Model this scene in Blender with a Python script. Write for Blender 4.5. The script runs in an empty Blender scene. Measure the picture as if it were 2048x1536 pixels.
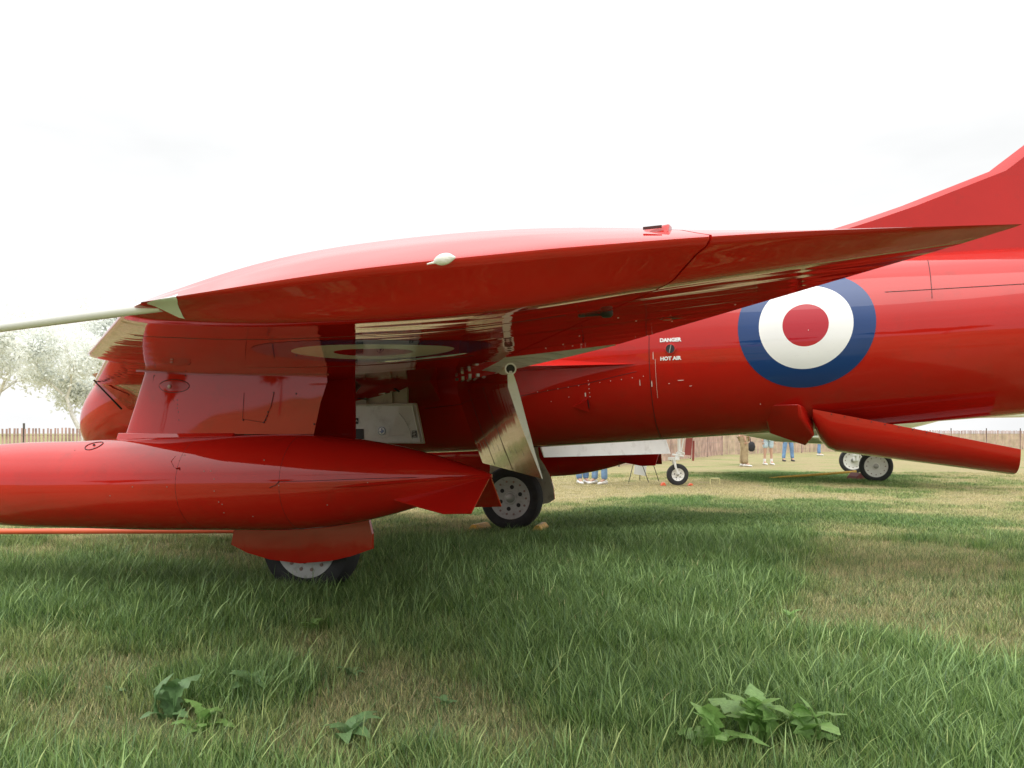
import bpy, bmesh, math, random
import numpy as np
from mathutils import Vector, Matrix
R = math.radians
rnd = random.Random(7)
sc = bpy.context.scene
col = sc.collection

# ------------------------------------------------------------------ camera
F, CX, CY, H = 1720.0, 983.0, 865.0, 1.126        # focal length and principal point in photo pixels, eye height
cam = bpy.data.cameras.new('camera'); co = bpy.data.objects.new('camera', cam); col.objects.link(co)
co.location = (0, 0, H); co.rotation_euler = (R(90), 0, 0)
cam.sensor_width = 36; cam.lens = 36 * F / 2048
cam.shift_x = (1024 - CX) / 2048; cam.shift_y = (CY - 768) / 2048
cam.clip_start = 0.05; cam.clip_end = 2000
sc.camera = co

# ------------------------------------------------------------------ world
SUN_EL, SUN_AZ = R(64), R(200)                      # azimuth measured from +Y clockwise
w = bpy.data.worlds.new('World'); sc.world = w; w.use_nodes = True
nt = w.node_tree; nt.nodes.clear()
def N(t, typ, **kw):
    n = t.nodes.new(typ)
    for k, v in kw.items():
        if k.startswith('i_'): n.inputs[k[2:].replace('_', ' ')].default_value = v
        else: setattr(n, k, v)
    return n
sky = N(nt, 'ShaderNodeTexSky', sky_type='NISHITA', sun_disc=False, sun_elevation=SUN_EL, sun_rotation=SUN_AZ, air_density=1.0, dust_density=4.0, ozone_density=1.0)
hs = N(nt, 'ShaderNodeHueSaturation'); hs.inputs['Saturation'].default_value = 0.12
tc = N(nt, 'ShaderNodeTexCoord'); mp = N(nt, 'ShaderNodeMapping'); mp.inputs['Scale'].default_value = (1, 1, 2.6)
nz = N(nt, 'ShaderNodeTexNoise'); nz.inputs['Scale'].default_value = 2.1; nz.inputs['Detail'].default_value = 5; nz.inputs['Roughness'].default_value = .5
cr = N(nt, 'ShaderNodeValToRGB')
cr.color_ramp.elements[0].position = .30; cr.color_ramp.elements[0].color = (6.95, 7.06, 7.10, 1)
cr.color_ramp.elements[1].position = .56; cr.color_ramp.elements[1].color = (8.5, 8.5, 8.5, 1)
mx = N(nt, 'ShaderNodeMix', data_type='RGBA'); mx.inputs['Factor'].default_value = .93
bg = N(nt, 'ShaderNodeBackground'); bg.inputs['Strength'].default_value = .10
wo = N(nt, 'ShaderNodeOutputWorld')
L_ = nt.links.new
L_(sky.outputs[0], hs.inputs['Color']); L_(tc.outputs['Generated'], mp.inputs[0]); L_(mp.outputs[0], nz.inputs['Vector']); L_(nz.outputs['Fac'], cr.inputs[0])
L_(hs.outputs[0], mx.inputs['A']); L_(cr.outputs[0], mx.inputs['B']); 
# an overcast sky is brighter overhead than at the horizon
sx = N(nt, 'ShaderNodeSeparateXYZ'); L_(tc.outputs['Generated'], sx.inputs[0])
ov = N(nt, 'ShaderNodeMapRange'); ov.inputs['From Min'].default_value = .30; ov.inputs['From Max'].default_value = 1.0; ov.inputs['To Min'].default_value = 1.18; ov.inputs['To Max'].default_value = 3.3; L_(sx.outputs['Z'], ov.inputs['Value'])
vm = N(nt, 'ShaderNodeVectorMath', operation='SCALE'); L_(mx.outputs['Result'], vm.inputs[0]); L_(ov.outputs[0], vm.inputs['Scale']); L_(vm.outputs[0], bg.inputs[0]); L_(bg.outputs[0], wo.inputs[0])

sun = bpy.data.lights.new('sun', 'SUN'); so = bpy.data.objects.new('sun', sun); col.objects.link(so)
sun.energy = .8; sun.angle = R(45); sun.color = (1, .96, .90)
d = Vector((math.sin(SUN_AZ) * math.cos(SUN_EL), math.cos(SUN_AZ) * math.cos(SUN_EL), math.sin(SUN_EL)))
so.rotation_euler = (-d).to_track_quat('-Z', 'Y').to_euler(); so.location = d * 30
sc.view_settings.view_transform = 'Standard'; sc.view_settings.look = 'None'; sc.view_settings.gamma = 1
sc.view_settings.exposure = 0.2
sc.view_settings.use_curve_mapping = False
sc.render.engine = 'CYCLES'
sc.cycles.max_bounces = 8; sc.cycles.glossy_bounces = 5; sc.cycles.diffuse_bounces = 4; sc.cycles.transparent_max_bounces = 12

# ------------------------------------------------------------------ helpers
def tag(o, label=None, cat=None, group=None, kind=None):
    if label: o['label'] = label
    if cat: o['category'] = cat
    if group: o['group'] = group
    if kind: o['kind'] = kind
    return o
def empty(name, loc=(0, 0, 0), rz=0, parent=None):
    o = bpy.data.objects.new(name, None); col.objects.link(o)
    o.location = loc; o.rotation_euler = (0, 0, rz); o.empty_display_size = .2
    if parent: o.parent = parent
    return o
def copy_tree(o, parent=None):
    c = o.copy(); col.objects.link(c); c.parent = parent
    for ch in list(o.children): copy_tree(ch, c)
    return c
class MB:
    def __init__(s): s.v = []; s.f = []; s.m = []
    def add(s, vs, fs, m=0):
        b = len(s.v); s.v += [tuple(p) for p in vs]; s.f += [tuple(i + b for i in f) for f in fs]; s.m += [m] * len(fs); return s
    def box(s, c, d, m=0, M=None):
        x, y, z = [q / 2 for q in d]
        vs = [Vector((i * x, j * y, k * z)) for i in (-1, 1) for j in (-1, 1) for k in (-1, 1)]
        if M: vs = [M @ p for p in vs]
        vs = [p + Vector(c) for p in vs]
        return s.add(vs, [(0, 1, 3, 2), (4, 6, 7, 5), (0, 4, 5, 1), (2, 3, 7, 6), (0, 2, 6, 4), (1, 5, 7, 3)], m)
    def loft(s, rings, closed=True, cap=(True, True), m=0, flip=False):
        n = len(rings[0]); b = len(s.v)
        vs = [p for r in rings for p in r]; fs = []
        for i in range(len(rings) - 1):
            for j in range(n if closed else n - 1):
                k = (j + 1) % n
                q = (i * n + j, (i + 1) * n + j, (i + 1) * n + k, i * n + k)
                fs.append(q[::-1] if flip else q)
        if cap[0]: q = tuple(range(n)); fs.append(q[::-1] if flip else q)
        if cap[1]:
            q = tuple((len(rings) - 1) * n + j for j in range(n))[::-1]; fs.append(q[::-1] if flip else q)
        return s.add(vs, fs, m)
    def tube(s, pts, r, n=10, m=0, cap=True):
        pts = [Vector(p) for p in pts]; rr = r if isinstance(r, (list, tuple)) else [r] * len(pts); rings = []
        for i, p in enumerate(pts):
            t = (pts[min(i + 1, len(pts) - 1)] - pts[max(i - 1, 0)]).normalized()
            up = Vector((0, 0, 1)) if abs(t.z) < .9 else Vector((1, 0, 0))
            a = t.cross(up).normalized(); bb = a.cross(t)
            rings.append([p + (a * math.cos(q) + bb * math.sin(q)) * rr[i] for q in [2 * math.pi * k / n for k in range(n)]])
        return s.loft(rings, cap=(cap, cap), m=m, flip=True)
    def prism(s, poly, depth, axis_fn, m=0):
        """poly: 2d outline, axis_fn(u,v,w)->3d, depth=(w0,w1)"""
        n = len(poly)
        vs = [axis_fn(u, v, depth[0]) for u, v in poly] + [axis_fn(u, v, depth[1]) for u, v in poly]
        fs = [tuple(range(n))[::-1], tuple(range(n, 2 * n))] + [(i, (i + 1) % n, n + (i + 1) % n, n + i) for i in range(n)]
        return s.add(vs, fs, m)
    def rev(s, c, prof, n=40, m=0, axis='y'):
        """surface of revolution about an axis through c; prof = [(r, t)]"""
        rings = []
        for r, t in prof:
            ring = []
            for k in range(n):
                q = 2 * math.pi * k / n
                if axis == 'y': ring.append((c[0] + r * math.cos(q), c[1] + t, c[2] + r * math.sin(q)))
                elif axis == 'x': ring.append((c[0] + t, c[1] + r * math.cos(q), c[2] + r * math.sin(q)))
                else: ring.append((c[0] + r * math.cos(q), c[1] + r * math.sin(q), c[2] + t))
            rings.append(ring)
        if prof[0][0] > 1e-6 and prof[-1][0] > 1e-6: return s.loft(rings + [rings[0]], cap=(False, False), m=m)
        return s.loft(rings, m=m)
    def mirror(s):
        s.v = [(x, -y, z) for x, y, z in s.v]; s.f = [f[::-1] for f in s.f]; return s
    def build(s, name, mats, parent=None, smooth=35, fixn=True, bevel=0):
        me = bpy.data.meshes.new(name); me.from_pydata(s.v, [], s.f)
        if not isinstance(mats, (list, tuple)): mats = [mats]
        for mm in mats: me.materials.append(mm)
        me.polygons.foreach_set('material_index', s.m)
        if fixn:
            bm = bmesh.new(); bm.from_mesh(me); bmesh.ops.recalc_face_normals(bm, faces=bm.faces); bm.to_mesh(me); bm.free()
        if smooth:
            me.polygons.foreach_set('use_smooth', [True] * len(me.polygons))
            me.set_sharp_from_angle(angle=R(smooth))
        me.update()
        o = bpy.data.objects.new(name, me); col.objects.link(o)
        if parent: o.parent = parent
        if bevel:
            b = o.modifiers.new('bevel', 'BEVEL'); b.width = bevel; b.segments = 2; b.limit_method = 'ANGLE'; b.angle_limit = R(40)
        return o
class Spl:
    """natural cubic spline"""
    def __init__(s, x, y):
        x = np.array(x, float); y = np.array(y, float); n = len(x); h = np.diff(x)
        A = np.zeros((n, n)); b = np.zeros(n); A[0, 0] = A[-1, -1] = 1
        for i in range(1, n - 1):
            A[i, i - 1] = h[i - 1]; A[i, i] = 2 * (h[i - 1] + h[i]); A[i, i + 1] = h[i]
            b[i] = 3 * ((y[i + 1] - y[i]) / h[i] - (y[i] - y[i - 1]) / h[i - 1])
        c = np.linalg.solve(A, b); s.x, s.y, s.c, s.h = x, y, c, h
    def __call__(s, t):
        t = min(max(t, s.x[0]), s.x[-1]); i = min(int(np.searchsorted(s.x, t, side='right')) - 1, len(s.x) - 2)
        dx = t - s.x[i]; b = (s.y[i + 1] - s.y[i]) / s.h[i] - s.h[i] * (2 * s.c[i] + s.c[i + 1]) / 3
        d = (s.c[i + 1] - s.c[i]) / (3 * s.h[i]); return float(s.y[i] + b * dx + s.c[i] * dx * dx + d * dx ** 3)

# ------------------------------------------------------------------ materials
def lnk(t, a, b): t.links.new(a, b)
def mat(name, base, rough=.5, metal=0, coat=0, coatr=.03, var=0, vscale=4, bump=0, bscale=20, spec=.5, dirt=None, dscale=3, damt=.5, stretch=None, bdist=.01):
    m = bpy.data.materials.new(name); m.use_nodes = True; t = m.node_tree; b = t.nodes['Principled BSDF']
    b.inputs['Base Color'].default_value = (*base, 1); b.inputs['Roughness'].default_value = rough; b.inputs['Metallic'].default_value = metal
    b.inputs['Coat Weight'].default_value = coat; b.inputs['Coat Roughness'].default_value = coatr; b.inputs['Specular IOR Level'].default_value = spec
    tcn = N(t, 'ShaderNodeTexCoord'); src = tcn.outputs['Object']
    if stretch:
        mpn = N(t, 'ShaderNodeMapping'); mpn.inputs['Scale'].default_value = stretch; lnk(t, src, mpn.inputs[0]); src2 = mpn.outputs[0]
    else: src2 = src
    cur = None
    if var:
        n1 = N(t, 'ShaderNodeTexNoise'); n1.inputs['Scale'].default_value = vscale; n1.inputs['Detail'].default_value = 6; lnk(t, src, n1.inputs['Vector'])
        r = N(t, 'ShaderNodeMapRange'); r.inputs['From Min'].default_value = .3; r.inputs['From Max'].default_value = .7
        r.inputs['To Min'].default_value = 1 - var; r.inputs['To Max'].default_value = 1 + var; lnk(t, n1.outputs['Fac'], r.inputs['Value'])
        h = N(t, 'ShaderNodeHueSaturation'); h.inputs['Color'].default_value = (*base, 1); lnk(t, r.outputs[0], h.inputs['Value']); cur = h.outputs[0]
    if dirt:
        n2 = N(t, 'ShaderNodeTexNoise'); n2.inputs['Scale'].default_value = dscale; n2.inputs['Detail'].default_value = 9; n2.inputs['Roughness'].default_value = .7; lnk(t, src, n2.inputs['Vector'])
        r2 = N(t, 'ShaderNodeMapRange'); r2.inputs['From Min'].default_value = .52; r2.inputs['From Max'].default_value = .75; r2.inputs['To Max'].default_value = damt; lnk(t, n2.outputs['Fac'], r2.inputs['Value'])
        mxn = N(t, 'ShaderNodeMix', data_type='RGBA'); mxn.inputs['A'].default_value = (*base, 1)
        if cur: lnk(t, cur, mxn.inputs['A'])
        mxn.inputs['B'].default_value = (*dirt, 1); lnk(t, r2.outputs[0], mxn.inputs['Factor']); cur = mxn.outputs['Result']
        r3 = N(t, 'ShaderNodeMapRange'); r3.inputs['From Min'].default_value = .35; r3.inputs['From Max'].default_value = .75; r3.inputs['To Min'].default_value = rough; r3.inputs['To Max'].default_value = min(1, rough + .25)
        lnk(t, n2.outputs['Fac'], r3.inputs['Value']); lnk(t, r3.outputs[0], b.inputs['Roughness'])
    if cur: lnk(t, cur, b.inputs['Base Color'])
    if bump:
        n3 = N(t, 'ShaderNodeTexNoise'); n3.inputs['Scale'].default_value = bscale; n3.inputs['Detail'].default_value = 1.5; lnk(t, src2, n3.inputs['Vector'])
        bn = N(t, 'ShaderNodeBump'); bn.inputs['Strength'].default_value = bump; bn.inputs['Distance'].default_value = bdist; lnk(t, n3.outputs['Fac'], bn.inputs['Height'])
        lnk(t, bn.outputs[0], b.inputs['Normal']); lnk(t, bn.outputs[0], b.inputs['Coat Normal'])
    return m
RED = (.47, .012, .007)
M = {}
M['red'] = mat('red_gloss_paint', RED, .32, spec=0, coat=1, coatr=.035, var=.07, vscale=2.5, bump=.25, bscale=1.0, stretch=(1.5, 3.5, 3.5), dirt=(.16, .02, .012), dscale=5, damt=.35, bdist=.012)
M['red_wing'] = mat('red_gloss_wing_paint', RED, .32, spec=0, coat=1, coatr=.04, var=.08, vscale=2.5, bump=.35, bscale=1.0, stretch=(1.2, 9, 3), dirt=(.2, .02, .012), dscale=9, damt=.22, bdist=.006)
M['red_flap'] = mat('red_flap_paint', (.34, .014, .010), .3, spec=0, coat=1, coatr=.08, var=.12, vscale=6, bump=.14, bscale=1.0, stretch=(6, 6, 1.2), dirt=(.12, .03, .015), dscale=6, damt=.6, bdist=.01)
M['blue'] = mat('roundel_blue_paint', (.012, .045, .16), .3, spec=0, coat=1, coatr=.03, var=.05)
M['white'] = mat('roundel_white_paint', (.82, .82, .80), .3, spec=0, coat=1, coatr=.03, var=.03)
M['rred'] = mat('roundel_red_paint', (.42, .014, .025), .3, spec=0, coat=1, coatr=.03)
M['offwhite'] = mat('dirty_white_paint', (.80, .80, .76), .35, coat=.4, var=.06, dirt=(.30, .26, .2), dscale=7, damt=.5)
M['cream'] = mat('primer_cream', (.55, .53, .43), .45, var=.1, dirt=(.12, .08, .05), dscale=7, damt=.8)
M['glass_light'] = mat('lamp_cover', (.80, .84, .82), .3, coat=.3, coatr=.1)
M['putty'] = mat('white_putty', (.78, .78, .72), .4, var=.05, bump=.4, bscale=60)
M['black'] = mat('matt_black', (.012, .012, .012), .5)
M['line'] = mat('panel_joint', (.06, .008, .007), .6)
M['metal'] = mat('dull_metal', (.35, .35, .33), .4, metal=.8, var=.1)
M['bolt'] = mat('worn_fastener', (.30, .20, .18), .35, metal=.6)
M['chip'] = mat('bare_paint_chip', (.75, .68, .6), .5)
M['rubber'] = mat('tyre_rubber', (.022, .022, .023), .65, var=.25, vscale=12, bump=.2, bscale=90, dirt=(.09, .08, .06), dscale=8, damt=.5)
M['rim'] = mat('wheel_grey_paint', (.50, .50, .48), .4, var=.08, dirt=(.15, .11, .09), dscale=18, damt=.6)
M['rimw'] = mat('wheel_white_paint', (.78, .77, .73), .35, var=.05, dirt=(.3, .25, .2), dscale=16, damt=.4)
M['olive'] = mat('pitot_boom_paint', (.70, .70, .66), .35, coat=1, var=.05)
M['orange'] = mat('orange_pole_paint', (.75, .13, .05), .4, var=.1)
M['yellow'] = mat('yellow_chock_paint', (.72, .42, .06), .5, var=.2, vscale=14, dirt=(.3, .22, .1), dscale=20, damt=.6)
M['post0'] = mat('dark_stiffener', (.08, .08, .07), .5)
M['glass'] = mat('dark_canopy_glass', (.03, .035, .04), .05, coat=1)

# ------------------------------------------------------------------ frame of the red jet
G = Vector((-.51, 7.98, 0)); YAW = math.atan2(-.349, .937)
AX = Vector((.937, -.349)); LX = Vector((.349, .937))
def U(px, py, s):
    """point of the vertical plane s metres to port of the jet's centre line, seen at photo position px,py -> (aft, s, z)"""
    k = (px - CX) / F
    # -(X-Gx)*Lx.x-(Y-Gy)*Lx.y = s
    Y = (G.x * LX.x + G.y * LX.y - s) / (LX.x * k + LX.y); X = k * Y
    z = H + (CY - py) * Y / F
    a = (X - G.x) * AX.x + (Y - G.y) * AX.y
    return (a, s, z)
def lv(a, s, z): return (a, -s, z)
def ground(px, py, z=0):
    Y = F * (H - z) / (py - CY); return ((px - CX) / F * Y, Y)

jet = empty('jet_aircraft', (G.x, G.y, 0), YAW)
tag(jet, 'large glossy red swept-wing jet with blue white and red roundels, filling the picture', 'jet aircraft')

# fuselage -----------------------------------------------------------
fa = [-4.12, -4.08, -3.97, -3.72, -3.3, -2.3, -1, 0, 1, 2, 3.2, 4.5, 6, 7.2]
fr = [.03, .17, .32, .47, .60, .70, .77, .80, .78, .74, .68, .62, .52, .40]
fz = [1.18, 1.19, 1.23, 1.32, 1.46, 1.60, 1.70, 1.74, 1.775, 1.80, 1.82, 1.86, 1.92, 1.97]
_v = [math.sqrt(a + 4.12) for a in fa]
SR, SZ = Spl(_v, fr), Spl(_v, fz)
def fus(a, phi, off=0):
    v = math.sqrt(max(a + 4.12, 0)); r = SR(v); z = SZ(v)
    return (a, -(r + off) * math.cos(phi), z + (r + off) * math.sin(phi))      # phi = 0 is the port side
mb = MB(); rings = []
aa = [-4.12 + (i / 30) ** 2 * 2.0 for i in range(31)] + [-2.12 + .12 * i for i in range(1, 78)]
for a in aa: rings.append([fus(a, 2 * math.pi * k / 96) for k in range(96)])
mb.loft(rings)
mb.build('fuselage', M['red'], jet)
mb = MB(); mb.rev((7.15, 0, SZ(math.sqrt(7.15 + 4.12))), [(.40, 0), (.37, .12), (.33, .12), (.33, -.4), (.0, -.4)], 32, axis='x'); mb.build('jet_pipe', M['metal'], jet)

def surf_patch(a0, p0, poly, off=.003):  # poly in (da, darc) on the fuselage
    r = SR(math.sqrt(a0 + 4.12)); return [fus(a0 + u, p0 + v / r, off) for u, v in poly]
# fuselage roundel: three nested paint bands following the skin
def roundel_mesh(fn, radii, mats, nm, parent, n=72, centre_first=True):
    mb = MB(); rr = [0]
    prev = 0
    for bi, (r1) in enumerate(radii):
        steps = 8
        for k in range(steps):
            ra, rb = prev + (r1 - prev) * k / steps, prev + (r1 - prev) * (k + 1) / steps
            vs = [fn(ra * math.cos(2 * math.pi * j / n), ra * math.sin(2 * math.pi * j / n)) for j in range(n)] + [fn(rb * math.cos(2 * math.pi * j / n), rb * math.sin(2 * math.pi * j / n)) for j in range(n)]
            mb.add(vs, [(j, (j + 1) % n, n + (j + 1) % n, n + j) for j in range(n)], bi)
        prev = r1
    o = mb.build(nm, mats, parent, fixn=False); me = o.data
    bm = bmesh.new(); bm.from_mesh(me); bmesh.ops.remove_doubles(bm, verts=bm.verts, dist=1e-5); bm.to_mesh(me); bm.free()
    me.polygons.foreach_set('use_smooth', [True] * len(me.polygons)); return o
RA, RP = 3.22, .127
rF = SR(math.sqrt(RA + 4.12))
o = roundel_mesh(lambda u, v: fus(RA + u, RP + v / rF, .0025), [.158, .322, .47], [M['rred'], M['white'], M['blue']], 'roundel', jet)
o['label'] = 'blue white and red roundel painted on the fuselage side'

def ribbon(pts, wd, nrm_fn=None):
    """thin raised strip along pts (3d); returns MB"""
    mb = MB(); pts = [Vector(p) for p in pts]
    for i in range(len(pts) - 1):
        mb.tube([pts[i], pts[i + 1]], wd / 2, 5)
    return mb
def fus_line(pts, wd=.004, name='panel_line', m='line'):
    out = []
    for i in range(len(pts) - 1):
        for k in range(9):
            t = k / 9; out.append(fus(pts[i][0] + (pts[i + 1][0] - pts[i][0]) * t, pts[i][1] + (pts[i + 1][1] - pts[i][1]) * t, .0005))
    out.append(fus(*pts[-1], .0005))
    mb = MB(); mb.tube(out, wd / 2, 6); return mb.build(name, M[m], jet)
# ring joints round the fuselage, an access panel on the roundel
fus_line([(2.10, math.radians(q)) for q in range(-85, 60, 6)], .005)
fus_line([(2.145, math.radians(q)) for q in range(-34, -8, 5)], .0022, m='chip')
fus_line([(4.05, math.radians(q)) for q in range(20, 60, 6)], .005)
fus_line([(a, .46) for a in (3.75, 4.0, 4.3, 4.6, 5)], .006)
fus_line([(RA - .16, RP - .06), (RA - .12, RP - .035), (RA + .12, RP - .035), (RA + .17, RP - .07), (RA + .19, RP - .22), (RA + .16, RP - .30), (RA - .1, RP - .33)], .004)
fus_line([(0.2, -.55), (.9, -.5), (1.6, -.38), (2.0, -.28)], .004)
# rivets along the fillet and the joint
mb = MB()
for q in [(1.2 + .085 * i, -.44 + .0105 * i) for i in range(11)] + [(1.62, -.35 - .045 * i) for i in range(5)] + [(1.45, -.52), (1.3, -.56), (2.9, -.75), (RA + .02, RP - .06), (RA + .02, RP - .29)]:
    p = Vector(fus(q[0], q[1], 0)); mb.rev(p, [(.0030, -.003), (.0022, .0), (.0, .001)][::-1], 8)
ob = mb.build('rivets', M['chip'], jet); ob['kind'] = 'stuff'
# chipped paint flakes by the joint
mb = MB()
for (a, p, l, h_) in [(2.11, -.42, .008, .05), (2.02, -.40, .006, .05), (1.585, -.50, .010, .035), (2.33, -.40, .05, .004), (2.24, -.43, .012, .004), (2.13, -.12, .004, .06), (2.40, -.47, .02, .003)]:
    poly = [(-l / 2, -h_ / 2), (l * .3, -h_ / 2), (l / 2, h_ * .2), (l * .1, h_ / 2), (-l * .4, h_ * .3)]
    v = surf_patch(a, p, poly, .002); v2 = surf_patch(a, p, poly, -.002); n = len(v)
    mb.add(v + v2, [tuple(range(n)), tuple(range(n, 2 * n))[::-1]] + [(i, (i + 1) % n, n + (i + 1) % n, n + i) for i in range(n)])
mb.build('paint_chips', M['chip'], jet)['kind'] = 'stuff'

# hot air vent with its warning
va, _, vz = U(1341, 698, .72)
vphi = math.asin((vz - SZ(math.sqrt(va + 4.12))) / SR(math.sqrt(va + 4.12)))
c = Vector(fus(va, vphi))
mb = MB(); mb.rev(c + Vector((0, -.001, 0)), [(.0, -.004), (.030, -.004), (.037, -.004), (.037, .02), (0, .02)], 28, m=1); vent = mb.build('hot_air_vent', [M['red'], M['black']], jet)
mb = MB(); mb.tube([c + Vector((-.006, -.008, -.03)), c + Vector((.006, -.008, .03))], .004, 6); mb.build('vane', M['metal'], vent)
mb = MB(); mb.rev(c + Vector((0, -.001, 0)), [(.034, -.008), (.041, -.006), (.041, .01), (.034, .01)], 28)
for sx in (-1, 1): mb.box(c + Vector((sx * .042, -.003, 0)), (.012, .01, .008))
mb.build('vent_ring', M['red'], vent)
def text(body, size, name, m, parent, fn, bold=.0, ext=.001):
    cu = bpy.data.curves.new(name, 'FONT'); cu.body = body; cu.size = size; cu.align_x = 'CENTER'; cu.align_y = 'CENTER'; cu.offset = bold; cu.extrude = ext; cu.resolution_u = 3
    to = bpy.data.objects.new(name, cu); col.objects.link(to)
    dg = bpy.context.evaluated_depsgraph_get(); me = bpy.data.meshes.new_from_object(to.evaluated_get(dg))
    bpy.data.objects.remove(to)
    for v in me.vertices: v.co = Vector(fn(v.co.x, v.co.y, v.co.z))
    me.materials.clear(); me.materials.append(m); me.name = name
    o = bpy.data.objects.new(name, me); col.objects.link(o); o.parent = parent; return o
rr_ = SR(math.sqrt(va + 4.12))
for body, dy in (('DANGER', .067), ('HOT AIR', -.072)):
    o = text(body, .037, 'warning_lettering', M['white'], jet, lambda x, y, z, dy=dy: fus(va + x * 1.05, vphi + (y + dy) / rr_, .002 + z), bold=.0020)
    o['label'] = 'white capital letters %s beside the round vent' % body
# small flush scoop low on the side
sa = 1.60; sp_ = -.60
mb = MB()
pl = surf_patch(sa, sp_, [(-.14, -.035), (.0, -.06), (.0, .045)], .002)
q1 = surf_patch(sa, sp_, [(.0, -.06), (.0, .045)], .04)
mb.add(pl + q1, [(0, 1, 3), (0, 3, 4), (0, 4, 2), (1, 2, 4, 3)]); mb.build('scoop', M['red'], jet, smooth=0)
mb = MB(); pl = surf_patch(sa + .003, sp_, [(0, -.045), (0, .035)], .004); q1 = surf_patch(sa + .003, sp_, [(0, -.045), (0, .035)], .032)
mb.add(pl + q1, [(0, 1, 3, 2)]); mb.build('scoop_mouth', M['black'], jet, smooth=0)

# canopy, dorsal spine, fin, tailplane --------------------------------
mb = MB(); rings = []
for i in range(13):
    t = i / 12; a = -3.2 + 2.6 * t; wd = .44 * math.sin(math.pi * min(1, .08 + t * .84)) ** .6; hh = .36 * math.sin(math.pi * (.06 + .85 * t)) ** .8
    z0 = SZ(math.sqrt(a + 4.12)) + SR(math.sqrt(a + 4.12)) * .72
    rings.append([(a, -wd * math.cos(q), z0 + (hh + .1) * math.sin(q)) for q in [math.pi * k / 14 for k in range(15)]])
mb.loft(rings, closed=True); mb.build('canopy', M['glass'], jet)
mb = MB()
fin = [(2.2, 2.44), (2.9, 2.60), (3.59, 2.775), (3.9, 2.865), (4.5, 3.07), (5.0, 3.45), (5.9, 4.3), (6.7, 4.3), (6.9, 2.3), (6.0, 2.2), (3, 2.2)]
n = len(fin)
def finpt(a, z, k): return (a, k * (.055 if z < 3 else .03) * (1 if 0 else 1), z)
L1 = [(a, 0, z) for a, z in fin]
inner = [(a + (.10 if z < 4 else (.12 if a < 6.3 else -.1)), z - (.02 if z < 4 else .05)) if (z > 2.35 and a < 6.8) else (a, z) for a, z in fin]
vs = [(a, 0, z) for a, z in fin] + [(a, -.06, z) for a, z in inner] + [(a, .06, z) for a, z in inner]
fs = []
for i in range(n):
    j = (i + 1) % n; fs += [(i, j, n + j, n + i), (j, i, 2 * n + i, 2 * n + j)]
fs += [tuple(range(n, 2 * n)), tuple(range(2 * n, 3 * n))[::-1]]
mb.add(vs, fs); mb.build('tail_fin', M['red'], jet, smooth=20)
for sgn in (1, -1):
    mb = MB(); tp = [(5.3, .03), (6.45, 1.75), (6.95, 1.78), (6.5, .03)]
    mb.prism(tp, (3.02, 3.08), lambda u, v, w_: (u, -sgn * v, w_)); mb.build('tailplane', M['red'], jet, smooth=0, bevel=.02)

# wing --------------------------------------------------------------
TIP = 5.10
def LE(s):
    if s < 3.5: return -3.3 + (s - .8) * 1.05
    v = -.62 + (s - 3.5) * 1.135
    if s > 4.85: v += .05 * ((s - 4.85) / .25) ** 2
    return v
def TE(s): return 2.34 + (s - 3.0) * .647
def HG(s): return 1.73 + (s - 3.0) * (.60 if s > 3 else .485)
_u = [0, .02, .06, .11, .2, .32, .45, .56, .75, .9, 1.0]; _t = [0, .21, .39, .54, .79, .98, 1.03, .99, .66, .30, .035]
ST = Spl([math.sqrt(x) for x in _u], _t)
_mu = [0, .32, .56, 1.0]
SM = {0: Spl(_mu, [1.62, 1.66, 1.66, 1.62]), 1: Spl(_mu, [1.585, 1.63, 1.622, 1.575]), 2: Spl([0, .32, .56, .75, 1.0], [1.54, 1.588, 1.603, 1.612, 1.588])}
def mid(s, u):
    if s < 2.85: k = max(0, (s - .5) / 2.35); return SM[0](u) * (1 - k) + SM[1](u) * k
    k = (s - 2.85) / 2.25; return SM[1](u) * (1 - k) + SM[2](u) * k
def half(s):
    return float(np.interp(s, [.5, 2.85, 5.1], [.19, .152, .116]))
def zlow(s, u): return mid(s, u) - half(s) * ST(math.sqrt(u))
def zup(s, u): return mid(s, u) + half(s) * ST(math.sqrt(u)) * (1 + .13 * min(1, max(0, (s - 3.9) / .9)))
def ua(s, a): return min(1, max(0, (a - LE(s)) / (TE(s) - LE(s))))
def crease(u): return float(np.interp(u, [0, .11, .32, .56, .75, .9, 1], [.46, .46, .48, .49, .46, .45, .45]))
SS = [.5, .9, 1.4, 1.9, 2.4, 2.85, 3.0, 3.25, 3.48, 3.52, 3.8, 4.1, 4.4, 4.65, 4.85]
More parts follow.
